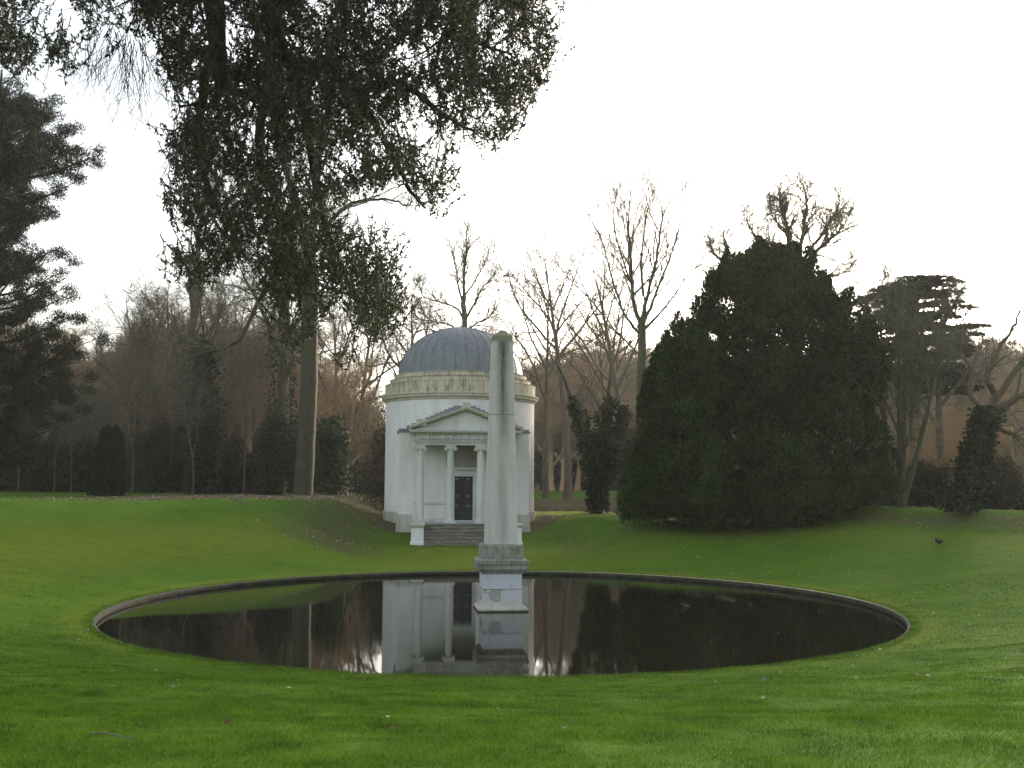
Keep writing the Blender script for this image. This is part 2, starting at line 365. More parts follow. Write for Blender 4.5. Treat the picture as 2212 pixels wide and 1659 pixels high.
def bare(H, r0, seed, fork=.35, limbs=7, lang=.55, limbL=.6, lv=(6, 6, 7), up=.05, wob=.10, lean=(0, 0), minr=.008, trunktop=.95, twigup=.03, twigL=.35, bl=(.5, .45), tw=1.0, trunkwob=.03, t1=1.0):
    """bare deciduous tree: returns (trunk mesh, crown mesh, skeleton tips)"""
    g = np.random.default_rng(seed)
    n = 14; TP = grow(np.zeros((1, 3)), np.array([[lean[0], lean[1], 1.]]), np.array([H*trunktop]), n, trunkwob, .02, g)
    t = np.linspace(0, 1, n+1); TR = (r0*((1-t)**.8*.92+.03))[None]; TR[0, 0] *= 1.35; TR[0, 1] *= 1.04
    trunk = [tubes(TP, TR, 12)]; crown = []
    S, D, r, t_, L = kids(TP, TR, np.array([H*limbL]), limbs, fork, t1*.92, lang, g)
    L = L*(1.15-.75*np.clip((t_-fork)/(1-fork), 0, 1))*(.8+.4*g.random(len(L))); r1 = np.minimum(r*.75, r0*.5)
    P = grow(S, D, L, 8, wob, up, g); R = taper(r1, np.maximum(r1*.15, minr), 8); trunk.append(tubes(P, R, 7))
    S, D, r, t_, L2 = kids(P, R, L, lv[0], .2, 1.0, .75, g)
    L2 = L2*bl[0]*(1.1-.55*t_)*(.6+.7*g.random(len(L2))); r1 = np.maximum(r*.65, minr)
    P2 = grow(S, D, L2, 6, wob*1.2, up, g); R2 = taper(r1, np.maximum(r1*.2, minr), 6); crown.append(tubes(P2, R2, 4))
    S, D, r, t_, L3 = kids(P2, R2, L2, lv[1], .15, 1.0, .75, g)
    L3 = L3*bl[1]*(1.1-.5*t_)*(.6+.7*g.random(len(L3)))+.15; r1 = np.maximum(r*.6, minr)
    P3 = grow(S, D, L3, 4, wob*1.3, twigup, g); R3 = taper(r1, np.maximum(r1*.3, minr*.6), 4); crown.append(tubes(P3, R3, 3))
    S, D, r, t_, L4 = kids(P3, R3, L3, lv[2], .1, 1.0, .7, g)
    L4 = (L4*.5+twigL)*(.5+.8*g.random(len(L4)))*tw; r1 = np.full(len(L4), minr*.8)
    P4 = grow(S, D, L4, 3, wob*1.3, twigup, g); crown.append(tubes(P4, taper(r1, r1*.45, 3), 3))
    return cat(trunk), cat(crown), (P4[:, -1], P3[:, -1], TP[0])

def leaves(P, D, Nn, L, W, fold=.0):
    """diamond leaves: P base (n,3), D direction, Nn approx normal, L length, W width -> V,F(quads)"""
    D = nrm(D); S = nrm(np.cross(D, Nn)); Lc = L[:, None]; Wc = W[:, None]; up = np.cross(S, D)
    a = P; b_ = P+D*Lc*.45+S*Wc*.5+up*Wc*fold; c = P+D*Lc; d = P+D*Lc*.45-S*Wc*.5+up*Wc*fold
    V = np.stack([a, b_, c, d], 1).reshape(-1, 3); n = len(P); F = np.arange(n*4).reshape(n, 4)
    if fold:
        i = np.arange(n)*4; F = np.concatenate([np.stack([i, i+1, i+2], 1), np.stack([i, i+2, i+3], 1)]); return V, F
    return V, F
def rdir(n, g): return nrm(g.normal(size=(n, 3)))
def blobs(centres, radii, n, g, size, asp=.45, outward=.8, upb=.2, shell=.75, squash=None, fold=0):
    """leaves filling lumpy ellipsoids, denser near the surface"""
    c = np.asarray(centres, float); r = np.asarray(radii, float); 
    if r.ndim == 1: r = np.repeat(r[:, None], 3, 1)
    area = (r[:, 0]*r[:, 2]+r[:, 0]*r[:, 1])**1.0; p = area/area.sum(); k = g.choice(len(c), n, p=p)
    d = rdir(n, g); rad = (1-(1-shell)*0)*np.clip(1-np.abs(g.normal(size=n))*(1-shell), .1, 1.12)
    P = c[k]+d*r[k]*rad[:, None]; D = nrm(d*outward+rdir(n, g)*.8+np.array([0, 0, upb]))
    L = size*(.6+.8*g.random(n)); return leaves(P, D, rdir(n, g), L, L*asp, fold)

# ------------------------------------------------------------------ terrain
PC = np.array([-.22, 30.25]); RW = 10.68; RK = 10.76; KZ = .14; EY = 1.07
TC = np.array([-3.03, 61.5]); TA = math.radians(5.6)
ax = nrm((TC-PC)[None])[0]; sx = np.array([ax[1], -ax[0]])
def sst(a, b_, x): t = np.clip((x-a)/(b_-a), 0, 1); return t*t*(3-2*t)
def vnoise(x, y, seed=0):
    xi = np.floor(x).astype(np.int64); yi = np.floor(y).astype(np.int64); fx = x-xi; fy = y-yi; fx = fx*fx*(3-2*fx); fy = fy*fy*(3-2*fy)
    def h(a, b_):
        q = (a*374761393+b_*668265263+seed*974711) & 0x7fffffff; q = ((q ^ (q >> 13))*1274126177) & 0x7fffffff; return (q ^ (q >> 16)) % 65536/65536.
    return (h(xi, yi)*(1-fx)+h(xi+1, yi)*fx)*(1-fy)+(h(xi, yi+1)*(1-fx)+h(xi+1, yi+1)*fx)*fy-.5
def axes(x, y):
    dx = x-PC[0]; dy = y-PC[1]; return dx*ax[0]+dy*ax[1], dx*sx[0]+dy*sx[1], np.hypot(dx, dy/EY)
def hgt(x, y):
    x = np.asarray(x, float); y = np.asarray(y, float); t, s, r = axes(x, y)
    lft = np.interp(r, [10, 11, 12.3, 15, 18, 21, 22.8, 24.8, 60, 400], [.15, .16, .30, .76, 1.36, 1.97, 2.30, 2.70, 2.74, 2.8])
    rgt = np.interp(r, [10, 11, 12.3, 15, 19.3, 22.5, 25.2, 30, 44, 70, 400], [.15, .16, .26, .56, 1.20, 1.68, 2.48, 2.46, 2.10, 2.1, 2.2])
    wr_ = sst(-3, 9, s); rgt = np.minimum(rgt, 1.70+1.0*sst(11, 17, s)); side = lft*(1-wr_)+rgt*wr_
    near = np.interp(r, [10, 11, 13, 16, 20, 24, 27, 31, 50, 400], [.15, .19, .44, .95, 1.52, 1.84, 1.90, 1.95, 2.1, 2.6])
    wn = sst(.35, .85, -(y-PC[1])/np.maximum(r, 1e-6)); z = side*(1-wn)+near*wn
    val = np.interp(t, [0, 11, 23, 26, 29, 32, 36, 40], [.15, .16, .48, .85, 1.35, 1.68, 1.74, 1.72])
    w = (1-sst(4.3, np.interp(t, [8, 14, 22, 27, 60], [5.5, 7.0, 10.2, 7.4, 7.0]), np.abs(s)))*sst(6, 11, t)
    # right of the temple the ground stays at the low ridge
    wr = sst(27, 33, t)*sst(-3, 1, s)*(1-sst(12, 20, s)); w = np.maximum(w, wr)
    z = z*(1-w)+val*w
    lake = sst(-9, -3, x-(-4))*sst(70, 80, y)*(1-sst(113, 119, y))
    far = sst(112, 150, y); z = z*(1-lake)+.6*lake
    z = z*(1-far)+(2.75)*far
    amp = np.clip((r-11.3)/3, 0, 1)
    z = z+amp*(vnoise(x*.9, y*.9, 3)*.035+vnoise(x*2.3, y*2.3, 5)*.03+vnoise(x*.28, y*.28, 9)*.12)
    return z
def litter(x, y):
    t, s, r = axes(x, y)
    a = .8*sst(-27, -15, s)*sst(25.8, 28.5, r)*sst(-.25, .1, (y-PC[1])/np.maximum(r, 1))*(1-sst(110, 118, y)*.9)
    right = sst(16, 22, s); a = a*(1-right*sst(2, -2, r-40))
    a = np.where(s > 14, 0, a)
    b_ = .62*np.exp(-((s+6.5)/3.4)**2)*sst(13, 18, t)*(1-sst(31, 36, t))
    c = .85*np.exp(-((np.hypot(x-TC[0], y-TC[1])-5.0)/1.4)**2)
    d = .62*np.exp(-((r-23.9)/1.5)**2)*sst(9, 12, s)*sst(34, 20, t)
    e = .8*np.exp(-((x-12)/6.6)**2-((y-52)/4.2)**2)
    f = .35*np.exp(-((s-5.5)/2.5)**2)*sst(14, 18, t)*(1-sst(27, 31, t))
    g_ = np.where((y > 114) & (y < 124), .9*(1-sst(119, 124, y)), 0)
    ridge = (s > 3) & (t > 26) & (s < 14) & (y < 72); a = np.where(ridge, a*.25, a)
    return np.clip(np.maximum.reduce([a, b_, c, d, e, f, g_]), 0, 1)
def moss(x, y):
    t, s, r = axes(x, y)
    a = np.exp(-((r-17.3)/3.4)**2)*sst(-10, 2, t)*sst(.0, 1.2, -s-np.interp(t, [8, 14, 22, 27, 60], [4.3, 6.2, 9.8, 14, 14]))
    b_ = .5*np.exp(-((r-20)/2)**2)*sst(-3, -8, s)*sst(-8, 3, t)*.5
    c = .8*np.exp(-((s)/7)**2)*sst(11, 12, t)*(1-sst(20, 24, t)) + .9*sst(27, 30, t)*sst(3, 6, s)*sst(13, 9, s)*(y < 72)
    k = .7*np.exp(-((r-11.2)/.35)**2)
    e = .5*np.exp(-((r-21)/1.8)**2)*sst(9, 12, s)
    return np.clip(np.maximum.reduce([a, b_, c, k, e]), 0, 1)
na = 900
rr = np.concatenate([[RK-.02], np.arange(11.15, 40, .22), 40*1.035**np.arange(0, 58)])
A = np.linspace(0, 2*PI, na, endpoint=False); RR, AA = np.meshgrid(rr, A, indexing='ij')
X = PC[0]+RR*np.cos(AA); Y = PC[1]+EY*RR*np.sin(AA); Z = hgt(X, Y); Z[0] = KZ+.01
idx = np.arange(X.size).reshape(X.shape); nx = np.roll(idx, -1, 1)
F = np.stack([idx[:-1], idx[1:], nx[1:], nx[:-1]], -1).reshape(-1, 4)
gnd = mk('ground', np.stack([X, Y, Z], -1).reshape(-1, 3), F, M['ground'], smooth=True, attrs={'litter': litter(X, Y).ravel(), 'moss': moss(X, Y).ravel()})
tag(gnd, kind='structure')
def gz(x, y): return float(hgt(np.array([x]), np.array([y]))[0])

# pond
k_ = MB(KZ*0)
k_.lathe([(RW, -.9), (RW, .045), (RW-.03, .05), (RW-.03, KZ-.012), (RW-.01, KZ), (RK-.01, KZ+.005), (RK+.03, -.2)], 240, PC[0]*0, PC[1]*0, cap=False)
kerb = k_.build('pond_kerb', M['kerb'], smooth=True); kerb.location = (PC[0], PC[1], 0); kerb.scale = (1, EY, 1)
tag(kerb, 'weathered dark stone kerb ringing the round pond', 'kerb')
w_ = MB(); w_.lathe([(.01, 0), (3, 0), (6, 0), (9, 0), (RW+.02, 0)], 96, cap=False); wat = w_.build('pond_water', M['water']); wat.location = (PC[0], PC[1], 0); wat.scale = (1, EY, 1)
tag(wat, kind='structure')
b_ = MB(); b_.lathe([(.01, -.85), (RW+.02, -.85)], 64, cap=False); bed = b_.build('pond_bed', M['barkdark']); bed.location = (PC[0], PC[1], 0); bed.scale = (1, EY, 1); tag(bed, kind='structure')
lk = MB(); lk.add([(-12, 71, 1.2), (120, 71, 1.2), (120, 119, 1.2), (-12, 119, 1.2)], [(0, 1, 2, 3)]); lko = lk.build('lake_water', M['lakewater']); tag(lko, kind='structure')

# ------------------------------------------------------------------ temple
ZB = .5
T = empty('round_temple', (TC[0], TC[1], ZB), TA)
tag(T, 'white round domed temple with columned portico and steps behind the pond', 'temple')
def mb(): return MB(ZB)
RD = 4.34
mb().lathe([(RD, 1.2), (RD, 8.22)], 96, cap=False).build('drum', M['white'], T, smooth=True)
mb().lathe([(RD+.07, .4), (RD+.07, 1.98), (RD+.002, 2.05)], 96, cap=False).build('plinth', M['plinth'], T, smooth=True)
mb().lathe([(RD+.003, 8.16), (RD+.05, 8.2), (RD+.06, 8.28), (RD+.2, 8.34), (RD+.22, 8.45), (RD+.28, 8.5), (RD+.28, 8.56), (RD-.1, 8.62)], 96, cap=False).build('cornice', M['mossy'], T, smooth=True)
par = mb()
par.lathe([(4.40, 8.58), (4.40, 9.17), (4.42, 9.19), (4.42, 9.22), (4.05, 9.23)], 96, cap=False)
par.lathe([(4.12, 9.2), (4.12, 9.47), (4.15, 9.48), (4.15, 9.51), (3.8, 9.52)], 96, cap=False)
par.lathe([(3.88, 9.5), (3.88, 9.74), (3.90, 9.75), (3.90, 9.78), (3.5, 9.79)], 96, cap=False)
par.build('parapet', M['parapet'], T, smooth=True)
dm = mb(); prof = []
for i in range(25):
    a = i/24*PI/2; prof.append((3.64*math.cos(a)**.93 if i < 24 else .02, 9.78+2.88*math.sin(a)+(.14*(i/24)**9)))
dm.lathe([(3.72, 9.77)]+prof, 120, cap=False)
for j in range(32):
    a = 2*PI*(j+.3)/32; dm.tube([((r+.012)*math.cos(a), (r+.012)*math.sin(a), z+.012) for r, z in prof[::2]], .017, 6)
dm.tube([(0, 0, 12.7), (0, 0, 12.86)], .10, 10)
nf = len(dm.f)
for j in range(128):
    a = 2*PI*j/128; dm.box(3.66*math.cos(a)-.022, 3.66*math.cos(a)+.022, 3.66*math.sin(a)-.022, 3.66*math.sin(a)+.022, 9.83, 9.885)
dome = dm.build('dome', M['lead'], T, smooth=True); dome.data.materials.append(M['iron'])
mi = np.zeros(len(dome.data.polygons), np.int32); mi[nf:] = 1; dome.data.polygons.foreach_set('material_index', mi)
# projecting block behind the portico (with door opening)
BY, BX = -4.72, 3.52; bl = mb()
dw, dz0, dz1 = .49, 1.60, 3.95
bl.box(-BX, -dw-.16, BY, -2.2, .3, 6.32); bl.box(dw+.16, BX, BY, -2.2, .3, 6.32); bl.box(-dw-.16, dw+.16, BY, -2.2, dz1+.16, 6.32); bl.box(-dw-.16, dw+.16, BY+.3, -2.2, .3, dz1+.16)
bl.build('vestibule', M['white'], T)
for sg in (-1, 1):
    vp = mb(); x0, x1 = sorted((sg*2.76, sg*(BX+.05))); vp.box(x0, x1, BY-.05, -2.2, .3, 1.92); x0, x1 = sorted((sg*2.77, sg*(BX+.09))); vp.box(x0, x1, BY-.09, -2.2, .3, 1.36); vp.build('vestibule_plinth', M['plinth'], T, bevel=.015)
vc = mb(); vc.box(-BX-.10, BX+.10, BY-.1, -2.1, 6.32, 6.38); vc.box(-BX-.02, BX+.02, BY-.02, -2.1, 6.38, 6.50); vc.build('vestibule_roof', M['lead'], T)
for sg in (-1, 1):
    rail = mb(); x0, x1 = sorted((sg*2.7, sg*(dw+.2))); rail.box(x0, x1, BY-.05, BY+.01, 2.46, 2.58); rail.build('dado_rail', M['shaftwhite'], T, bevel=.012)
    rail = mb(); rail.box(x0, x1, BY-.035, BY+.01, 1.503, 1.72); rail.build('skirting', M['shaftwhite'], T, bevel=.012)
fr = mb(); fr.box(-dw-.2, -dw, BY-.07, BY+.24, 1.502, dz1); fr.box(dw, dw+.2, BY-.07, BY+.24, 1.502, dz1); fr.box(-dw-.2, dw+.2, BY-.07, BY+.24, dz1, dz1+.22)
fr.box(-dw-.24, dw+.24, BY-.04, BY+.2, dz1+.22, dz1+.36); fr.box(-dw-.36, dw+.36, BY-.2, BY+.1, dz1+.36, dz1+.46); fr.box(-dw, dw, BY-.02, BY+.24, 1.502, dz0)
fr.build('door_surround', M['shaftwhite'], T, bevel=.012)
dr = mb()
for sgn in (-1, 1):
    x0, x1 = sorted((sgn*.006, sgn*dw)); dr.box(x0, x1, BY+.14, BY+.2, dz0, dz1)
    for z0, z1 in ((1.72, 2.2), (2.32, 3.0), (3.12, 3.82)): dr.box(x0+.07, x1-.07, BY+.115, BY+.145, z0, z1)
door = dr.build('door', M['door'], T, bevel=.01)
for z in (2.38, 2.9, 3.82):
    for x0, x1 in ((-.44, -.27), (.15, .32)):
        hb = mb(); hb.box(x0, x1, BY+.095, BY+.112, z-.022, z+.022); hb.box(x0+.02, x0+.05, BY+.085, BY+.096, z-.03, z+.03); h_ = hb.build('strap', M['iron'], None); h_.parent = door
# podium, steps, piers
po = mb(); po.box(-2.72, 2.72, -6.62, BY+.02, .3, 1.498); po.build('podium', M['plinth'], T, bevel=.02)
st = mb()
for i in range(6):
    zt = 1.50-i*.172; yf = -6.62-.27*(i); st.box(-2.15, 2.15, yf-.30, -6.6+.0 if i == 0 else yf+.02, .25, zt-.055 if i else zt-.056); st.box(-2.15, 2.15, yf-.335, yf+.015, zt-.055, zt-.002)
st.build('steps', M['steps'], T, bevel=.012)
for sgn in (-1, 1):
    q = mb(); x0, x1 = sorted((sgn*2.17, sgn*2.80)); q.box(x0, x1, -8.05, -6.63, .2, 1.34); q.box(x0-.05, x1+.05, -8.12, -6.63, .2, .62); pier = q.build('step_pier', M['white'], T, bevel=.02)
    q = mb(); q.box(x0-.03, x1+.03, -8.1, -6.63, 1.34, 1.42); q.box(x0-.07, x1+.07, -8.15, -6.64, 1.42, 1.52); cp = q.build('capstone', M['mossy'], T, bevel=.02); cp.parent = pier
CY = -6.2
for cx in (-2.37, -.79, .79, 2.37):
    zt = 5.56; q = mb()
    prof = [(.205, 1.70)]+[(.215-.04*max(0, (k-3)/9)**1.3, 1.72+k*(5.28-1.72)/12) for k in range(13)]+[(.19, 5.31), (.19, 5.35)]
    q.lathe(prof, 32, cx, CY); col = q.build('column', M['shaftwhite'], T, smooth=True)
    q = mb(); q.box(cx-.30, cx+.30, CY-.30, CY+.30, 1.50, 1.58, .008)
    q.lathe([(.27, 1.575)]+[(.255+.035*math.cos(a), 1.618+.04*math.sin(a)) for a in np.linspace(-PI/2, PI/2, 7)]+[(.23, 1.665)]+[(.232+.025*math.cos(a), 1.69+.025*math.sin(a)) for a in np.linspace(-PI/2, PI/2, 7)]+[(.20, 1.72)], 32, cx, CY)
    bs = q.build('column_base', M['shaftwhite'], col, smooth=True)
    q = mb(); q.box(cx-.27, cx+.27, CY-.25, CY+.25, 5.49, zt, .01); q.box(cx-.24, cx+.24, CY-.22, CY+.22, 5.40, 5.49)
    for sg in (-1, 1):
        q.cyl_y(cx+sg*.235, 5.375, .108, CY-.25, CY+.25, 20)
        for r_ in (.082, .045): 
            pts = [(cx+sg*.235+r_*math.cos(a)*1.0, CY-.256, 5.375+r_*math.sin(a)) for a in np.linspace(0, 2*PI, 15)]; q.tube(pts, .012, 5)
        q.cyl_y(cx+sg*.235, 5.375, .026, CY-.275, CY+.27, 10)
    q.lathe([(.19, 5.33), (.225, 5.36), (.235, 5.40), (.2, 5.43)], 24, cx, CY)
    q.build('capital', M['shaftwhite'], col, smooth=True)
en = mb(); en.box(-2.60, 2.60, -6.42, -5.98, 5.562, 5.66); en.box(-2.63, 2.63, -6.45, -5.96, 5.66, 5.75); en.box(-2.68, 2.68, -6.50, -5.94, 5.75, 5.79)
for sg in (-1, 1):
    x0, x1 = sorted((sg*2.15, sg*2.59)); en.box(x0, x1, -5.98, BY, 5.565, 5.745)
en.build('architrave', M['friezestone'], T, bevel=.01)
ff = mb(); ff.box(-2.60, 2.60, -6.42, BY, 5.79, 6.14)
ff.build('frieze', M['friezestone'], T)
fo = mb(); n = 13
for i in range(n):
    xc = -2.4+4.8*i/(n-1)
    fo.box(xc-.065, xc+.065, -6.51, -6.42, 5.84, 6.0, .02); fo.box(xc-.04, xc+.04, -6.455, -6.42, 6.0, 6.1, .015)
    if i < n-1:
        pts = [(xc+.05+.30*k/8, -6.445-.035*math.sin(PI*k/8), 6.05-.13*math.sin(PI*k/8)) for k in range(9)]; fo.tube(pts, [.02+.034*math.sin(PI*k/8) for k in range(9)], 7)
        fo.tube([(xc+.2, -6.425, 6.04), (xc+.2, -6.46, 6.04)], .035, 8)
fri = fo.build('frieze_carving', M['shaftwhite'], T, smooth=True)
co = mb(); co.box(-2.66, 2.66, -6.48, BY, 6.14, 6.19); co.box(-2.74, 2.74, -6.56, BY, 6.19, 6.235); co.box(-2.94, 2.94, -6.76, BY, 6.235, 6.31); co.box(-3.0, 3.0, -6.82, BY, 6.31, 6.345)
for i in range(27):
    x = -2.6+5.2*i/26; co.box(x-.04, x+.04, -6.70, -6.56, 6.196, 6.234)
co.build('portico_cornice', M['shaftwhite'], T)
tp = mb(); tp.prism([(-2.8, 6.345), (2.8, 6.345), (0, 7.38)], -6.42, -4.0); tp.build('pediment', M['shaftwhite'], T)
rk = mb(); sl = 1.12/3.0
for sg in (-1, 1):
    for off0, off1, yy in ((.0, .085, -6.72), (.085, .17, -6.84)):
        rk.prism([(sg*3.0, 6.348+off0-.0), (sg*3.0, 6.348+off1), (0, 7.41+off1), (0, 7.41+off0)][::sg], yy, -4.0)
rk.build('raking_cornice', M['mossy'], T)
ab = mb(); ab.box(-.22, .22, -6.75, -6.3, 7.50, 7.80, .02)
ab.build('acroterion_block', M['mossy'], T)
for sg in (-1, 1):
    q = mb(); x0, x1 = sorted((sg*2.62, sg*2.05)); q.box(x0, x1, -6.75, -6.3, 6.55, 6.90, .02); q.build('acroterion_block', M['mossy'], T)
fl = mb(); poly = [(-3.1, 6.5), (3.1, 6.5)]
nst = 11
for sg in (1, -1):
    seq = []
    for i in range(nst):
        x_out = 3.1-(2.75*i/nst); seq += [(x_out, 6.67+i*.108), (x_out-2.75/nst, 6.67+i*.108)]
    seq = [(sg*x, z) for x, z in seq]; poly += seq if sg == 1 else seq[::-1]
fl.prism(poly, -5.0, -3.2); fl.build('stepped_roof_lead', M['lead'], T)
pw = mb(); pw.box(-.95, .95, BY-.016, BY+.01, 4.43, 5.74); pw.build('dark_wall_slab', M['wallslab'], T)  # thin slab above the door, coloured darker than the wall around it
ce = mb(); ce.box(-2.6, 2.6, -6.0, BY+.01, 5.75, 5.785); ce.build('portico_ceiling', M['shaftwhite'], T)

# ------------------------------------------------------------------ obelisk
O = empty('obelisk', (-.30, 30.2, 0), math.radians(6.5)); tag(O, 'tall stained grey stone obelisk standing in the pond on a stepped pedestal', 'obelisk')
def sq(q, prof, n=4):   # square lathe
    b0 = len(q.v)
    for h_, z in prof: q.v += [(-h_, -h_, z), (h_, -h_, z), (h_, h_, z), (-h_, h_, z)]
    for k in range(len(prof)-1):
        for i in range(4): j = (i+1) % 4; q.f.append((b0+4*k+i, b0+4*k+j, b0+4*k+4+j, b0+4*k+4+i))
    q.f.append((b0+3, b0+2, b0+1, b0)); e = b0+4*(len(prof)-1); q.f.append((e, e+1, e+2, e+3)); return q
sq(MB(), [(.445, 1.83), (.29, 7.76), (.27, 7.80), (.06, 7.95)]).build('shaft', M['shaft'], O, bevel=.018)
sq(MB(), [(.585, 1.44), (.58, 1.80), (.56, 1.83)]).build('upper_block', M['pedcap'], O, bevel=.02)
sq(MB(), [(.57, 1.03), (.60, 1.06), (.62, 1.10), (.68, 1.14), (.70, 1.17), (.70, 1.27), (.73, 1.30), (.735, 1.40), (.60, 1.445)]).build('pedestal_cap', M['pedcap'], O, bevel=.01)
sq(MB(), [(.552, .14), (.548, 1.04)]).build('pedestal_die', M['die'], O, bevel=.012)
sq(MB(), [(.69, -.8), (.69, .03), (.70, .05), (.70, .085), (.66, .10), (.62, .13), (.575, .20), (.555, .26)]).build('pedestal_base', M['plinth'], O, bevel=.01)
sq(MB(), [(.715, -.8), (.715, .028)]).build('waterline_course', M['barkdark'], O)

exec_veg = True
# ------------------------------------------------------------------ trees
def tree(name, label, cat_, u, Y, built, trunkm, crownm, group=None, x=None, sink=.15, extra=None, rot=0):
    x0 = at(u, 1080, Y)[0] if x is None else x; z0 = gz(x0, Y)-sink
    o = empty(name, (x0, Y, z0), rot); tag(o, label, cat_, group)
    (tv, tf), (cv, cf) = built[0], built[1]
    mk('trunk', tv, tf, trunkm, o, smooth=True); mk('crown', cv, cf, crownm, o)
    if extra:
        for nm, (v, f), m_ in extra: mk(nm, v, f, m_, o)
    return o
def heightfor(v, u, Y, sink=.15):
    x, _, z = at(u, v, Y); return z-gz(x, Y)+sink
def ivy(TP, TR, n, g, zmax, size=.14, spread=.25, zmin=0):
    m = len(TP); i = g.random(n)*(m-1.001); i = i[(TP[i.astype(int), 2] < zmax) & (TP[i.astype(int), 2] >= zmin)]; n = len(i); k = i.astype(int); w = (i-k)[:, None]
    c = TP[k]*(1-w)+TP[k+1]*w; a = g.random(n)*2*PI; d = np.stack([np.cos(a), np.sin(a), 0*a], 1)
    P = c+d*(TR+np.abs(g.normal(size=n))*spread)[:, None]; D = nrm(d+rdir(n, g)*.7-np.array([0, 0, .5])); L = size*(.6+.8*g.random(n)); return leaves(P, D, rdir(n, g), L, L*.8)

# --- distinct bare trees
def limbtree(paths, seed, kx=(7, 6, 6), minr=.012, tl=.35, wob=.15, lb=.45, upg=.05, ang=.72, l4=.5):
    g = np.random.default_rng(seed); T_ = []; C_ = []; tips = []
    for pts, r0, r1, ktw in paths:
        pts = np.asarray(pts, float); m = len(pts); tt = np.linspace(0, m-1, (m-1)*5+1); k = np.minimum(tt.astype(int), m-2); w = (tt-k)[:, None]
        pm = np.concatenate([2*pts[:1]-pts[1:2], pts, 2*pts[-1:]-pts[-2:-1]]); p0, p1, p2, p3 = pm[k], pm[k+1], pm[k+2], pm[k+3]
        Q = .5*((2*p1)+(-p0+p2)*w+(2*p0-5*p1+4*p2-p3)*w**2+(-p0+3*p1-3*p2+p3)*w**3)
        Q[1:-1] += g.normal(size=Q[1:-1].shape)*min(r0, .3)*(.15 if r0 < .3 else .04); R = np.linspace(r0, r1, len(Q))[None]; T_.append(tubes(Q[None], R, 9))
        if ktw:
            L0 = np.linalg.norm(np.diff(Q, axis=0), axis=1).sum(); S, D, r, t_, L = kids(Q[None], R, np.array([L0]), ktw, .2, 1, ang, g)
            L = L*lb*(1.1-.6*t_)*(.5+.7*g.random(len(L))); r = np.minimum(r*.6, .08); P2 = grow(S, D, L, 6, wob, upg, g); R2 = taper(r, np.maximum(r*.2, minr), 6); C_.append(tubes(P2, R2, 5))
            S, D, r, t_, L3 = kids(P2, R2, L, kx[0], .15, 1, ang, g); L3 = L3*.5*(.5+.7*g.random(len(L3)))+.2; r = np.maximum(r*.6, minr); P3 = grow(S, D, L3, 4, wob, upg*.8, g); R3 = taper(r, np.full(len(r), minr*.8), 4); C_.append(tubes(P3, R3, 3))
            S, D, r, t_, L4 = kids(P3, R3, L3, kx[1], .1, 1, ang*.9, g); L4 = (L4*l4+tl)*(.4+.8*g.random(len(L4))); r = np.full(len(L4), minr*.8); P4 = grow(S, D, L4, 3, wob, upg*.6, g); C_.append(tubes(P4, taper(r, r*.5, 3), 3)); tips.append(P4[:, -1])
    return cat(T_), cat(C_) if C_ else None, tips
def rel(u, v, Y, base): return at(u, v, Y)-np.asarray(base)
def ptree(name, label, u, v, Y, spec, trunkm, crownm, seed, r=1.0, extra=None, dens=1.0, **kw):
    x0 = at(u, v, Y)[0]; base = np.array([x0, Y, gz(x0, Y)-.2]); root = np.zeros(3); ps = []
    for i, (pts, r0, r1, kt) in enumerate(spec):
        q = [rel(p[0], p[1], Y+(p[2] if len(p) > 2 else 0), base) for p in pts]
        if i == 0: q = [root]+q
        ps.append((q, r0*r, r1*r, int(kt*dens)))
    t_, c_, _ = limbtree(ps, seed, **kw); o = empty(name, base); tag(o, label, 'tree'); mk('trunk', *t_, trunkm, o, smooth=True); mk('crown', *c_, crownm, o)
    if extra:
        n, zm, sz, spd = extra; gi = np.random.default_rng(seed+1); q = np.array(ps[0][0]); cl = np.interp(gi.random(n)*zm, q[:, 2], np.arange(len(q))); cl = np.minimum(cl, len(q)-1.001); k = cl.astype(int); w = (cl-k)[:, None]; c = q[k]*(1-w)+q[k+1]*w; a = gi.random(n)*2*PI
        d = np.stack([np.cos(a), np.sin(a), 0*a], 1); Pp = c+d*(ps[0][1]*.85+np.abs(gi.normal(size=n))*spd)[:, None]; L = sz*(.6+.8*gi.random(n)); mk('ivy', *leaves(Pp, nrm(d+rdir(n, gi)*.8), rdir(n, gi), L, L*.8), M['ivy'], o)
    return o
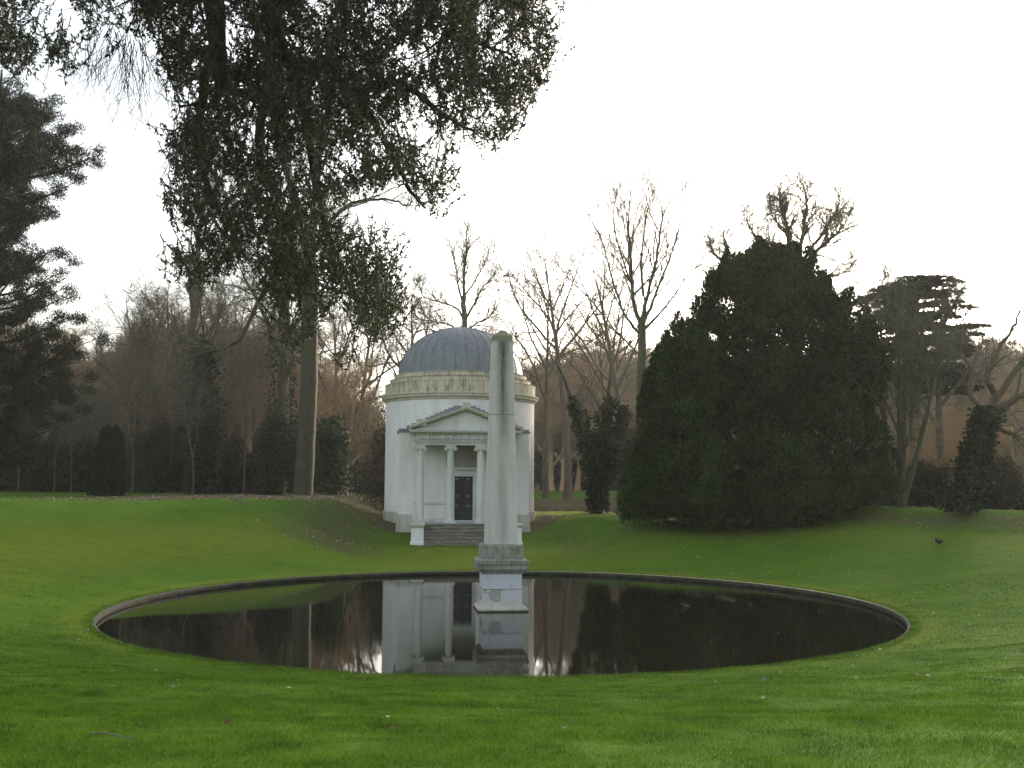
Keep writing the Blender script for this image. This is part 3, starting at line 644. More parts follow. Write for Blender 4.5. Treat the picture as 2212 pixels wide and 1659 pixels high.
ptree('bare_tree', 'tall bare tree with upswept vase shaped branches just left of the big yew', 1385, 1100, 66, [
 ([(1383, 960), (1384, 860), (1387, 760), (1386, 700)], .42, .33, 0),
 ([(1386, 705), (1368, 650, .3), (1362, 560, .5), (1358, 480, .6), (1366, 375, .6)], .20, .03, 12),
 ([(1366, 620, .4), (1345, 560, .8), (1325, 480, 1.2), (1332, 410, 1.4)], .10, .02, 8),
 ([(1388, 705), (1396, 650, -.4), (1418, 560, -.6), (1432, 470, -.7), (1462, 405, -.7)], .19, .03, 11),
 ([(1380, 720), (1350, 680, -.6), (1322, 600, -1), (1300, 520, -1.2), (1268, 460, -1.4)], .13, .02, 9),
 ([(1390, 700), (1415, 640, .8), (1450, 550, 1.4), (1472, 480, 1.6), (1500, 440, 1.8)], .15, .02, 10),
 ([(1392, 712), (1440, 660, -.8), (1490, 590, -1.2), (1535, 560, -1.5)], .12, .02, 8),
 ([(1390, 640, -1.6), (1385, 560, -2), (1395, 480, -2.2), (1405, 420, -2.2)], .12, .02, 8),
 ([(1384, 770), (1350, 735, .5), (1318, 700, .8), (1295, 650, 1)], .09, .02, 6),
 ([(1388, 780), (1430, 745, .6), (1475, 720, .9), (1510, 680, 1)], .09, .02, 6)], M['bark'], M['barkgrey'], 11, extra=(4200, 5.5, .17, .3), kx=(6, 5), lb=.5, upg=.06, wob=.08, minr=.011, r=.78, dens=1.7, ang=.55, l4=.8)
ptree('bare_tree', 'bare spreading tree rising directly behind the temple dome', 1001, 1100, 72, [
 ([(1001, 960), (1001, 820), (1002, 720), (1003, 640)], .40, .24, 0),
 ([(1003, 650), (1002, 600, .3), (1006, 550, .4), (1010, 490, .4)], .18, .03, 10),
 ([(1002, 660), (990, 620, -.5), (984, 570, -.6), (970, 520, -.6)], .12, .02, 8),
 ([(1002, 690), (985, 665, .5), (950, 652, .8), (915, 640, 1), (905, 615, 1)], .12, .02, 8),
 ([(1003, 695), (1025, 655, -.5), (1048, 615, -.8), (1085, 598, -1)], .14, .02, 9),
 ([(1003, 720), (1030, 698, .6), (1060, 682, .9), (1082, 640, 1)], .12, .02, 8),
 ([(1000, 722), (970, 702, -.6), (935, 694, -.9), (895, 690, -1.2)], .13, .02, 8),
 ([(1000, 760), (960, 725, .8), (915, 712, 1.2), (870, 740, 1.6)], .12, .02, 7),
 ([(1003, 640), (1030, 600, 1), (1050, 560, 1.2), (1058, 530, 1.2)], .10, .02, 7)], M['barkgrey'], M['barkgrey'], 23, kx=(6, 5), lb=.4, upg=.06, wob=.09, minr=.011, r=.72, dens=1.7, ang=.58, l4=.8)
ptree('bare_oak', 'gnarled bare oak crown showing above the big dark yew', 1722, 1060, 60, [
 ([(1722, 900), (1722, 760), (1722, 640), (1718, 580)], .62, .42, 0),
 ([(1718, 590), (1708, 540, .3), (1700, 490, .5), (1690, 445, .6), (1678, 400, .7)], .30, .05, 16),
 ([(1722, 585), (1730, 530, -.4), (1738, 480, -.6), (1742, 430, -.8), (1735, 395, -.8)], .24, .04, 14),
 ([(1726, 590), (1760, 545, .6), (1790, 520, 1), (1820, 490, 1.3), (1838, 455, 1.5)], .24, .04, 15),
 ([(1728, 570), (1765, 520, -.8), (1800, 470, -1.2), (1815, 425, -1.4)], .18, .03, 12),
 ([(1712, 560), (1680, 530, -.6), (1650, 522, -1), (1625, 500, -1.3), (1612, 470, -1.4)], .20, .04, 13),
 ([(1716, 600), (1690, 575, 1), (1660, 560, 1.5), (1635, 545, 1.9)], .14, .03, 9),
 ([(1724, 610), (1770, 600, 1.2), (1820, 590, 1.8), (1850, 560, 2.1)], .15, .03, 10),
 ([(1700, 500, .5), (1670, 470, 1), (1662, 430, 1.2)], .12, .03, 8),
 ([(1726, 680), (1790, 665, -1), (1850, 655, -1.6), (1900, 640, -2), (1920, 600, -2.2)], .16, .03, 10)], M['barkgrey'], M['barkgrey'], 53, kx=(8, 6), lb=.40, upg=.07, wob=.2, minr=.011, tl=.3, r=.66, dens=1.8, l4=.7)
ptree('bare_oak', 'small gnarled bare crown poking above the left shoulder of the yew', 1600, 1060, 59, [
 ([(1598, 900), (1596, 760), (1592, 640), (1585, 590)], .30, .18, 0),
 ([(1585, 595), (1572, 560, .3), (1568, 530, .4), (1562, 500, .5)], .13, .03, 9),
 ([(1583, 585), (1560, 565, -.5), (1540, 540, -.8), (1530, 505, -.9)], .11, .03, 8),
 ([(1580, 575, .4), (1550, 590, .8), (1520, 585, 1)], .08, .02, 6)], M['barkgrey'], M['barkgrey'], 57, kx=(6, 5), lb=.4, upg=.07, wob=.22, minr=.018, tl=.2)
H = heightfor(525, 1228, 121)
B = bare(H, .5, 31, fork=.5, limbs=10, lang=.5, limbL=.45, up=.05, wob=.12, lv=(7, 6, 7), minr=.014, twigL=.6)
tree('bare_tree', 'fine twigged tall brown tree across the lake right of the obelisk top', 'tree', 1228, 121, B, M['barkbrown'], M['barkbrown'])
H = heightfor(590, 1182, 124)
B = bare(H, .4, 37, fork=.4, limbs=10, lang=.5, limbL=.4, up=.03, wob=.14, lv=(7, 6, 6), minr=.014, twigL=.6)
tree('bare_tree', 'brown bare tree close beside the obelisk top across the lake', 'tree', 1178, 124, B, M['barkbrown'], M['barkbrown'])
H = heightfor(540, 1290, 70)
B = bare(H, .27, 41, fork=.45, limbs=9, lang=.5, limbL=.42, up=.05, wob=.09, lv=(6, 5, 5), minr=.010, lean=(-.26, 0), trunkwob=.015)
tree('bare_tree', 'thin bare tree leaning left across the tall vase shaped tree', 'tree', 1392, 70, B, M['barkgrey'], M['barkgrey'])
# multi stemmed tree right
g = np.random.default_rng(61); parts_t = []; parts_c = []
for k, (lx, hv) in enumerate(((-.22, 640), (-.05, 560), (.12, 575), (.32, 640), (.02, 700))):
    Bk = bare(heightfor(hv, 1945, 52), .17, 62+k, fork=.3, limbs=8, lang=.45, limbL=.35, up=.05, wob=.08, lv=(5, 5, 5), minr=.009, lean=(lx, .1*g.normal()), trunkwob=.015)
    parts_t.append(Bk[0]); parts_c.append(Bk[1])
flat = lambda ps: cat([(v, f) for v, f in ps])
tree('bare_tree', 'many stemmed bare tree in front of the flat topped cedar', 'tree', 1945, 52, (flat(parts_t), flat(parts_c)), M['bark'], M['barkgrey'])
# twisted ivy clad oak at right edge
Yo = 46; bx = at(2085, 1095, Yo); base = np.array([bx[0], Yo, gz(bx[0], Yo)-.15])
P_ = lambda *l: [rel(u, v, Yo+dy, base) for u, v, dy in l]
paths = [(P_((2078, 1105, 0), (2098, 1010, 0), (2122, 930, 0), (2138, 880, 0)), .42, .30, 0),
         (P_((2138, 885, 0), (2150, 850, 0), (2133, 820, -.3), (2140, 790, -.2), (2158, 752, 0), (2185, 715, .3), (2205, 670, .5)), .17, .05, 7),
         (P_((2132, 905, 0), (2170, 875, -.6), (2215, 850, -1), (2270, 815, -1.5), (2330, 800, -1.6)), .20, .06, 9),
         (P_((2126, 915, 0), (2165, 930, .8), (2190, 935, 1.0), (2240, 905, 1.6)), .13, .05, 6),
         (P_((2130, 890, 0), (2095, 850, .9), (2100, 800, 1.5), (2075, 760, 2.0), (2085, 700, 2.2)), .13, .03, 7),
         (P_((2135, 885, 0), (2210, 780, 1.0), (2260, 700, 1.5), (2300, 620, 2)), .16, .04, 9)]
t_, c_, _ = limbtree(paths, 71)
gi = np.random.default_rng(5); q = np.array(paths[0][0]); tt = gi.random(5200)*2.999; k = tt.astype(int); w = (tt-k)[:, None]; cc = q[k]*(1-w)+q[k+1]*w; a = gi.random(5200)*2*PI
d = np.stack([np.cos(a), np.sin(a), 0*a], 1); Pp = cc+d*(.30+np.abs(gi.normal(size=5200))*.17)[:, None]*(1.25-.25*tt[:, None]/3); L = .15*(.6+.8*gi.random(5200)); iv = leaves(Pp, nrm(d+rdir(5200, gi)*.8), rdir(5200, gi), L, L*.8)
o = empty('ivy_clad_oak', base); tag(o, 'twisted leaning oak wrapped in dark ivy at the right edge', 'tree')
mk('trunk', *t_, M['barkbrown'], o, smooth=True); mk('crown', *c_, M['barkgrey'], o); mk('ivy', *iv, M['ivy'], o)
# V shaped ivy covered tree between temple and yew
Yo = 67; bx = at(1290, 1112, Yo); base = np.array([bx[0], Yo, gz(bx[0], Yo)-.2]); gi = np.random.default_rng(81)
t_, c_, _ = limbtree([(P_((1288, 1118, 0), (1290, 1040, 0), (1282, 990, 0)), .38, .3, 0), (P_((1284, 1000, 0), (1262, 940, .3), (1238, 870, .6), (1205, 790, .8)), .24, .08, 6),
                      (P_((1286, 1000, 0), (1300, 930, -.3), (1312, 870, -.5), (1320, 790, -.5)), .22, .06, 6), (P_((1288, 1000, 0), (1330, 960, -.3), (1350, 900, -.5)), .14, .05, 4)], 82, minr=.014)
cs = [rel(u, v, Yo+dy, base) for u, v, dy in ((1290, 1085, 0), (1290, 1040, 0), (1288, 1000, 0), (1270, 960, .2), (1255, 915, .4), (1240, 880, .5), (1300, 950, -.2), (1305, 905, -.4), (1318, 875, -.5), (1335, 940, -.3), (1330, 990, -.2), (1275, 1000, .2), (1310, 1020, 0), (1345, 900, -.2))]
iv = blobs(cs, [[.75, .7, 1.2], [.8, .8, 1.2], [.9, .8, 1], [.7, .7, .9], [.6, .6, .9], [.4, .4, .7], [.7, .7, .9], [.6, .6, .9], [.4, .4, .6], [.6, .6, .9], [.6, .6, .9], [.6, .6, .9], [.7, .7, .8], [.5, .5, .7]], 12000, gi, .22, .7, .5, -.1, .55)
o = empty('ivy_clad_tree', base); tag(o, 'forked tree smothered in dark ivy between the temple and the yew', 'tree')
mk('trunk', *t_, M['barkdark'], o, smooth=True); mk('crown', *c_, M['barkgrey'], o); mk('ivy', *iv, M['ivy'], o)
# left hand limes
H = heightfor(225, 400, 84)
B = bare(H, .40, 91, fork=.22, limbs=26, lang=.55, limbL=.17, up=.10, wob=.12, lv=(5, 5, 6), minr=.010, twigL=.4, trunkwob=.02, twigup=.10)
tree('lime_tree', 'tall narrow bare tree with close upright twigs left of the big trunk', 'tree', 405, 84, B, M['bark'], M['barkgrey'],
     extra=[('ivy', ivy(B[2][2], .4, 4200, rng, 11, .2, .4), M['ivy'])])
H = heightfor(300, 600, 80)
B = bare(H, .50, 93, fork=.3, limbs=14, lang=.75, limbL=.3, up=.0, wob=.13, lv=(7, 7, 8), minr=.010, twigup=-.16, twigL=.7, trunkwob=.02)
tree('lime_tree', 'bare tree with drooping twigs just left of the pale thick trunk', 'tree', 602, 80, B, M['bark'], M['barkgrey'],
     extra=[('ivy', ivy(B[2][2], .5, 4200, rng, 9.5, .2, .4), M['ivy'])])
# big pale trunk
Yo = 70; bx = at(655, 1062, Yo); base = np.array([bx[0], Yo, gz(bx[0], Yo)-.15])
paths = [(P_((653, 1068, 0), (656, 1040, 0), (662, 930, 0), (668, 800, 0), (668, 690, 0), (672, 600, 0), (665, 525, 0)), 0.690, 0.469, 0),
         (P_((668, 545, 0), (645, 470, .4), (630, 400, .8), (600, 300, 1), (590, 150, 1.2), (585, 30, 1.5)), 0.414, 0.110, 12),
         (P_((672, 560, 0), (705, 490, -.4), (760, 440, -.8), (830, 430, -1.2), (880, 445, -1.4)), 0.20, 0.05, 10),
         (P_((668, 540, 0), (680, 450, -.4), (690, 330, -.8), (720, 180, -1), (730, 40, -1.2)), 0.386, 0.097, 12),
         (P_((668, 660, 0), (610, 610, .8), (565, 640, 1.6), (522, 728, 2.2), (488, 745, 2.6), (425, 742, 3)), 0.235, 0.069, 9),
         (P_((668, 600, 0), (700, 620, -1), (760, 640, -2), (800, 700, -2.4)), 0.166, 0.055, 6),
         (P_((660, 500, 0), (600, 460, 1.5), (540, 420, 2.4), (480, 440, 3.2), (450, 500, 3.6)), 0.207, 0.055, 9)]
t_, c_, _ = limbtree(paths, 95, kx=(7, 6, 6), minr=.010, tl=.4)
o = empty('broad_trunked_tree', base); tag(o, 'bare tree with a thick pale greenish trunk left of the temple', 'tree'); mk('trunk', *t_, M['barkmid'], o, smooth=True); mk('crown', *c_, M['barkgrey'], o)

for (u, v, Y_, sd, nm_) in ((310, 640, 88, 101, 'round headed bare tree at the left gap of sky'), (480, 600, 94, 102, 'slender bare tree between the two left limes'), (245, 700, 100, 103, 'low bare tree beside the left pine'),
                            (352, 590, 92, 141, 'bare tree with feathery twigs just left of the narrow lime'), (452, 560, 96, 142, 'twiggy bare tree half hidden under the hanging boughs'), (545, 600, 90, 143, 'bare tree between the drooping lime and the sky gap'), (715, 640, 94, 144, 'bare tree close right of the thick trunk'),
                            (770, 600, 98, 104, 'bare tree seen through the hanging leaves left of the dome'), (895, 620, 66, 105, 'small bare tree between hanging leaves and dome'), (1080, 690, 122, 106, 'thin bare tree top left of the obelisk'),
                            (1310, 610, 123, 107, 'brown bare tree left of the vase shaped tree'), (2040, 590, 62, 108, 'bare tree twigs rising right of the cedar top')):
    B = bare(heightfor(v, u, Y_), .3 if Y_ < 100 else .42, sd, fork=.35, limbs=11, lang=.65, limbL=.42, up=.05, wob=.12, lv=(7, 6, 6), minr=.011 if Y_ < 100 else .015, twigL=.4)
    tree('bare_tree', nm_, 'tree', u, Y_, B, M['barkgrey'] if Y_ < 100 else M['barkbrown'], M['barkgrey'] if Y_ < 100 else M['barkbrown'])

ptree('ivy_clad_tree', 'thin trunk thick with green ivy standing among the left shrubs', 440, 1075, 78, [([(440, 1000), (442, 900), (438, 800), (440, 700)], .16, .08, 0), ([(440, 720), (432, 650), (445, 590)], .08, .02, 9), ([(441, 760), (465, 720), (480, 670)], .06, .02, 7)], M['barkdark'], M['barkgrey'], 98, extra=(9000, 11.5, .22, .55), kx=(6, 5), minr=.014)
gs = np.random.default_rng(260); sap = [bare(1.0, .006, 261+i, fork=.3, limbs=9, lang=.5, limbL=.4, up=.03, wob=.10, lv=(5, 4, 3), minr=.0012, twigL=.02, trunkwob=.03) for i in range(3)]
first = {}
for i in range(10):
    u = -20+62*i+gs.normal()*9; Y_ = 73+gs.random()*12; vt = 740+150*gs.random(); x0 = at(u, 1080, Y_)[0]; z0 = gz(x0, Y_)-.1; h = at(u, vt, Y_)[2]-z0; k = i % 3
    o = empty('sapling', (x0, Y_, z0), gs.random()*6.28); o.scale = (h, h, h); tag(o, 'thin pale bare sapling standing among the dark shrubs of the left wood', 'sapling', 'saplings among the left shrubs')
    if k not in first:
        first[k] = (mk('trunk', *sap[k][0], M['barkgrey'], o, smooth=True), mk('crown', *sap[k][1], M['barkgrey'], o))
    else:
        for c0 in first[k]:
            c1 = c0.copy(); C.objects.link(c1); c1.parent = o
# --- big yew
Yo = 52; bx = at(1640, 1120, Yo); base = np.array([bx[0], Yo, gz(bx[0], Yo)-.2]); g = np.random.default_rng(111)
outl = [(532, 1622, 1705), (560, 1572, 1740), (582, 1555, 1776), (607, 1526, 1800), (632, 1505, 1836), (672, 1466, 1862), (707, 1452, 1891), (757, 1420, 1926), (782, 1406, 1918), (857, 1385, 1906), (907, 1368, 1931), (957, 1356, 1940), (1032, 1348, 1951), (1082, 1346, 1940), (1150, 1352, 1750)]
cs = []; rs = []; oa = np.array(outl, float)
for k in range(720):
    v = 532+600*g.random()**.9; s_ = .45+.5*g.random(); rx = s_*.85; rz = s_*1.5; px = FD/Yo
    L_ = np.interp(v, oa[:, 0], oa[:, 1]); R_ = np.interp(v, oa[:, 0], oa[:, 2]); c0 = (L_+R_)/2; hw = max((R_-L_)/2-rx*px*.85, 8); a = g.random()*2*PI; rad = .82+.22*g.random() if g.random() < .68 else .75*g.random()**.5
    u = c0+hw*rad*math.cos(a); dy = math.sin(a)*hw*rad/px*.75
    p = at(u, v+rz*px*.85, Yo)-base; p[1] += dy; p[0] *= 1+dy/Yo; cs.append(p); rs.append([rx, rx, rz]); cs[-1][2] = max(cs[-1][2], gz(cs[-1][0]+base[0], cs[-1][1]+base[1])-base[2]+.7)
for k in range(110):
    v = 535+330*g.random(); L_ = np.interp(v, oa[:, 0], oa[:, 1]); R_ = np.interp(v, oa[:, 0], oa[:, 2]); a = g.random()*2*PI; hw = (R_-L_)/2*.96; dy = math.sin(a)*hw/px*.75
    p = at((L_+R_)/2+hw*math.cos(a), v+18, Yo)-base; p[1] += dy; p[0] *= 1+dy/Yo; cs.append(p); rs.append([.26, .26, .8+.4*g.random()])
for k in range(150):
    a = g.random()*2*PI; q_ = math.sqrt(.3+.7*g.random()); p = np.array([(math.cos(a)*5.9*q_)-.1, math.sin(a)*4.4*q_, 0]); p[2] = gz(p[0]+base[0], p[1]+base[1])-base[2]+.45+.9*g.random(); cs.append(p); rs.append([1.0, .9, .95])
cs = np.array(cs); rs = np.array(rs)
n = 500000; k = g.choice(len(cs), n); d = rdir(n, g); d[:, 2] = np.abs(d[:, 2])*1.0-.35*(g.random(n) < .4); d = nrm(d)
rad = np.clip(1-np.abs(g.normal(size=n))*.20, .2, 1.15); Pp = cs[k]+d*rs[k]*rad[:, None]
D = nrm(d*np.array([.8, .8, .5])+rdir(n, g)*.55+np.array([0, 0, .55])); L = .20*(.5+.9*g.random(n)); yv = leaves(Pp, D, rdir(n, g), L, L*.3)
zmask = None
yt, _, _ = limbtree([([(0, 0, 0), (.1, 0, 2.5), (0, .1, 5), (-.1, 0, 9.2)], .45, .1, 0)]+[([(0, 0, 1+i*.9), (math.cos(i*2.4)*1.6, math.sin(i*2.4)*1.3, 2.2+i*.95), (math.cos(i*2.4)*2.9, math.sin(i*2.4)*2.4, 3.6+i*.85)], .16, .05, 0) for i in range(7)], 112)
o = empty('yew_tree', base); tag(o, 'huge dense dark green yew right of the obelisk sweeping down to the lawn', 'tree')
mk('trunk', *yt, M['barkdark'], o); mk('crown', *yv, M['yew'], o)

# --- left pine
Yo = 62; bx = at(-35, 1080, Yo); base = np.array([bx[0], Yo, gz(bx[0], Yo)-.2]); g = np.random.default_rng(121)
ol = [(150, -10, 62), (190, 0, 82), (230, -80, 92), (262, 0, 85), (300, -150, 140), (345, 0, 172), (380, -150, 212), (420, 0, 178), (440, -180, 150), (480, 0, 118), (530, -180, 140), (560, 0, 105), (600, -190, 140), (650, -190, 160), (740, -200, 185), (820, -200, 185), (900, -210, 180), (980, -200, 175)]
br = []; cen = []; top = rel(20, 150, Yo, base)[2]
for k in range(260):
    v = 220+800*g.random(); R_ = np.interp(v, [a[0] for a in ol], [a[2] for a in ol]); reach = (R_+42)*Yo/FD; a = g.random()*2*PI
    z = rel(-20, v, Yo, base)[2]; rr_ = max(reach*(.35+.66*g.random()**.6)-.2, .4)
    tip = np.array([math.cos(a)*rr_-.3, math.sin(a)*rr_*.8, z+.2*rr_]); st_ = np.array([-.3, 0, max(z-.5-.12*rr_, .5)]); mid = (st_+tip)/2-np.array([0, 0, .25])
    br.append(([st_, mid, tip], .09, .02, 0))
    for j in range(5): f = .4+.6*j/4; cen.append(st_*(1-f)+tip*f+g.normal(size=3)*.32)
pt, _, _ = limbtree([([(0, 0, 0), (-.1, 0, top*.35), (-.35, .1, top*.7), (-.3, 0, top)], .45, .06, 0)]+br, 122)
cen = np.array(cen); n = 430000; k = g.choice(len(cen), n); tc = cen[k]+rdir(n, g)*np.array([.62, .60, .42])*(g.random(n)[:, None]**.5)
D = nrm(rdir(n, g)+np.array([0, 0, .6])); L = .18*(.6+.8*g.random(n)); pv = leaves(tc, D, rdir(n, g), L, L*.18+.014)
o = empty('pine_tree', base); tag(o, 'dark shaggy pine rising along the left edge', 'tree'); mk('trunk', *pt, M['barkdark'], o, smooth=True); mk('crown', *pv, M['pine'], o)

# --- cedar
Yo = 76; Yc = Yo; bx = at(1980, 1080, 64); Yo = 64; base = np.array([bx[0], Yo, gz(bx[0], Yo)-.2]); g = np.random.default_rng(131)
br = []; V_ = []
plates = []
for k in range(46):
    v = 612+230*(k/45)**1.05; Rr = np.interp(v, [610, 640, 700, 780, 850], [2010, 2035, 2075, 2110, 2100]); Ll = np.interp(v, [610, 640, 700, 780, 850], [1945, 1880, 1865, 1890, 1930]); f_ = (k*.618) % 1
    plates.append((v, Ll+25+(Rr-Ll-50)*f_, 38 if k > 6 else 60, .4))
tx = rel(1975, 640, Yo, base)
for v, u, hw, th in plates:
    for rep in range(3):
        c = rel(u+g.normal()*18, v+g.normal()*4, Yo, base); c[1] = g.normal()*1.8; w = hw*Yo/FD*(.8 if rep else 1)
        st_ = np.array([0, 0, max(c[2]-.9, 1)]); br.append(([st_, (st_+c)/2+np.array([0, 0, .2]), c], .09, .02, 0))
        n = 1500; a = g.random(n)*2*PI; r_ = np.sqrt(g.random(n)); Pp = c+np.stack([np.cos(a)*r_*w, np.sin(a)*r_*w*.7, g.normal(size=n)*.035-.10*r_**2], 1)
        D = nrm(np.stack([np.cos(a), np.sin(a), 0*a+.1], 1)+rdir(n, g)*.7); L = .17*(.6+.7*g.random(n)); V_.append(leaves(Pp, D, rdir(n, g), L, L*.28))
ct, _, _ = limbtree([([(0, 0, 0), (0, 0, 4), (0, 0, 8), (0, 0, tx[2])], .5, .15, 0)]+br, 132)
o = empty('cedar_tree', base); tag(o, 'hazy flat topped cedar with layered branches right of the yew', 'tree'); mk('trunk', *ct, M['barkdark'], o, smooth=True); mk('crown', *cat(V_), M['cedar'], o)

# --- shrubs along the left wood edge
def shrub(name, label, cat_, u, Y, wpx, vtop, m, seed, n=16000, size=.14, asp=.42, group=None, shape=(1, 1), twigs=False, vb=None, nc=26):
    g = np.random.default_rng(seed); x0 = at(u, 1080, Y)[0]; z0 = gz(x0, Y)-.1; w = wpx*Y/FD/2; h = at(u, vtop, Y)[2]-z0
    o = empty(name, (x0, Y, z0)); tag(o, label, cat_, group)
    a = g.random(nc)*2*PI; hz = g.random(nc); r_ = np.sqrt(g.random(nc))*np.sqrt(np.clip(1-(hz*.92)**2.2, 0, 1)); s_ = (.20+.16*g.random(nc))
    cc = np.stack([np.cos(a)*r_*w*.8, np.sin(a)*r_*w*.7*shape[1], h*(.1+hz*.78)], 1); rs_ = np.stack([s_*w*1.3, s_*w*1.2, s_*h*.8], 1)
    V_ = blobs(cc, rs_, n, g, size, asp, .7, .25, .6); mk('foliage', *V_, m, o)
    S = np.zeros((16, 3)); S[:, :2] = g.normal(size=(16, 2))*w*.12; D = nrm(np.stack([g.normal(size=16)*.4*w, g.normal(size=16)*.4*w, np.full(16, h*.8)], 1)); P = grow(S, D, np.full(16, h*.85), 6, .12, .05, g)
    R = taper(np.full(16, .04), np.full(16, .012), 6); ps = [tubes(P, R, 5)]
    if twigs:
        s2, d2, r2, t2, l2 = kids(P, R, np.full(16, h*.85), 12, .1, 1, .7, g); P2 = grow(s2, d2, .5*l2*(.4+.6*g.random(len(l2))), 5, .15, .03, g); R2 = taper(np.full(len(l2), .016), np.full(len(l2), .008), 5); ps.append(tubes(P2, R2, 3))
        s3, d3, r3, t3, l3 = kids(P2, R2, .4*l2, 8, .1, 1, .7, g); P3 = grow(s3, d3, .3+.5*g.random(len(l3)), 3, .15, .03, g); ps.append(tubes(P3, taper(np.full(len(l3), .009), np.full(len(l3), .006), 3), 3))
    mk('stems', *cat(ps), M['barkbrown'] if twigs else M['barkdark'], o)
    return o
shrub('laurel_bush', 'large glossy green laurel bush touching the left side of the temple', 'bush', 765, 100, 190, 862, M['laurel'], 141, 42000, .22, nc=50)
shrub('laurel_bush', 'dark laurel bush just right of the pale thick trunk', 'bush', 712, 76, 110, 905, M['laurel'], 142, 18000, .18)
shrub('laurel_bush', 'blue green laurel bush just left of the pale thick trunk', 'bush', 600, 76, 120, 885, M['shrubdark'], 143, 22000, .18)
shrub('evergreen_tree', 'dark round evergreen crown above the brown wood at far left', 'tree', 292, 92, 100, 690, M['shrubdark'], 144, 22000, .24, nc=40)
rowspec = [(20, 54, 130, 930), (110, 56, 130, 960), (165, 58, 90, 940), (315, 55, 110, 930), (375, 58, 120, 905), (440, 56, 110, 925), (505, 58, 130, 930), (555, 55, 90, 985), (60, 62, 150, 880), (-70, 53, 160, 900), (660, 62, 120, 900)]
places = ['at the left frame edge', 'beneath the dark pine', 'left of the columnar conifer', 'just right of the columnar conifer', 'below the left gap in the trees', 'in front of the ivy covered lime trunk', 'below the orange brown thicket', 'low beside the blue green laurel', 'behind the pine trunk', 'beyond the left corner of the lawn', 'behind the pale thick trunk']
for i, ((u, Y_, w, vt), pl) in enumerate(zip(rowspec, places)):
    shrub('shrub', 'twiggy dark evergreen shrub '+pl, 'shrub', u, Y_+28, w, vt, M['shrubdark'], 150+i, 18000, .21, .35, 'dark shrubs edging the left wood', twigs=True)
for i, (u, Y_, w, vt, pl) in enumerate([(835, 70, 120, 930, 'low dark evergreen shrub hiding behind the temple left wall'), (1385, 64, 90, 930, 'dark shrub at the foot of the vase shaped tree'), (1850, 60, 110, 985, 'dark shrub under the many stemmed tree'), (2010, 56, 130, 1000, 'low shrub left of the twisted oak'), (2150, 60, 130, 1000, 'shrub behind the twisted oak'), (1425, 58, 120, 880, 'dark evergreen bush behind the left skirt of the yew')]):
    shrub('shrub', pl, 'shrub', u, Y_, w, vt, M['shrubdark'], 170+i, 15000, .15, .4, twigs=True)
# columnar conifer
g = np.random.default_rng(181); Y_ = 64; x0 = at(236, 1080, Y_)[0]; z0 = gz(x0, Y_)-.1; h = at(236, 905, Y_)[2]-z0; o = empty('columnar_conifer', (x0, Y_, z0)); tag(o, 'narrow upright dark conifer column at the left lawn edge', 'conifer')
n = 26000; ncol = 16; ca = g.random(ncol)*2*PI; cr = np.sqrt(g.random(ncol))*.85; chh = h*(1-.34*g.random(ncol)-.12*cr); k = g.integers(0, ncol, n); zz = g.random(n); wd = .42*np.sqrt(np.clip(1-zz**3, 0.02, 1)); a = g.random(n)*2*PI
Pp = np.stack([np.cos(ca[k])*cr[k]+np.cos(a)*wd, np.sin(ca[k])*cr[k]+np.sin(a)*wd, zz*chh[k]], 1); D = nrm(np.stack([np.cos(a)*.4, np.sin(a)*.4, 0*a+1.2], 1)+rdir(n, g)*.3); L = .18*(.6+.8*g.random(n)); mk('foliage', *leaves(Pp, D, rdir(n, g), L, L*.25), M['conifer'], o)
mk('trunk', *tubes(np.array([[[0, 0, 0], [0, 0, h*.5], [0, 0, h*.9]]]), np.array([[.12, .08, .02]]), 8), M['barkdark'], o)

# --- far brown wood : one mass nobody could count
g = np.random.default_rng(191); protos = [bare(1.0*H_, .22, 200+i, fork=.15, limbs=14, lang=.6, limbL=.38, up=.06, wob=.13, lv=(6, 6, 6), minr=.014, twigL=.5) for i, H_ in enumerate((13, 12, 14, 11))]
PV = [cat([(p[0][0], p[0][1]), (p[1][0], p[1][1])]) for p in protos]
def far_ok(x, y): return not (-14 < x < 125 and 66 < y < 118)
ws = []
rows = []
for u in range(-250, 1000, 50):   # left wood behind the shrubs, tops near v 760-850
    for Y_ in (92, 108):
        rows.append((u+g.normal()*12, Y_+g.normal()*4, np.interp(u, [0, 200, 300, 450, 600, 850, 1000], [670, 760, 700, 680, 690, 830, 870])+g.normal()*25+(112-Y_)*.8))
for u in range(1020, 2460, 34):
    for Y_ in (152, 164):
        rows.append((u+g.normal()*12, Y_+g.normal()*4, np.interp(u, [1020, 1120, 1200, 1330, 1450, 1900, 2050, 2212, 2400], [820, 790, 760, 760, 780, 790, 750, 730, 710])+g.normal()*22))
for u in range(1990, 2560, 95):
    rows.append((u+g.normal()*10, 63+g.normal()*3, np.interp(u, [1900, 2100, 2212], [880, 860, 800])+g.normal()*25))
for (u, Y_, v) in rows:
    p = at(u, v, Y_); x = p[0]; z = gz(x, Y_)-.2; hh = p[2]-z
    if Y_ < 119 and x > -13 and Y_ > 68: continue
    V, Fs = PV[g.integers(0, 4)]; a = g.random()*2*PI; s_ = hh/np.percentile(V[:, 2], 99.5); c, s = math.cos(a)*s_*1.1, math.sin(a)*s_*1.1
    W = np.stack([V[:, 0]*c-V[:, 1]*s+x, V[:, 0]*s+V[:, 1]*c+Y_, V[:, 2]*s_+z], 1); ws.append((W, Fs))
wv, wf = cat(ws); o = mk('far_woodland', wv, wf, M['woodtwig']); tag(o, 'hazy brown mass of bare winter woodland behind everything', 'woodland', kind='stuff')
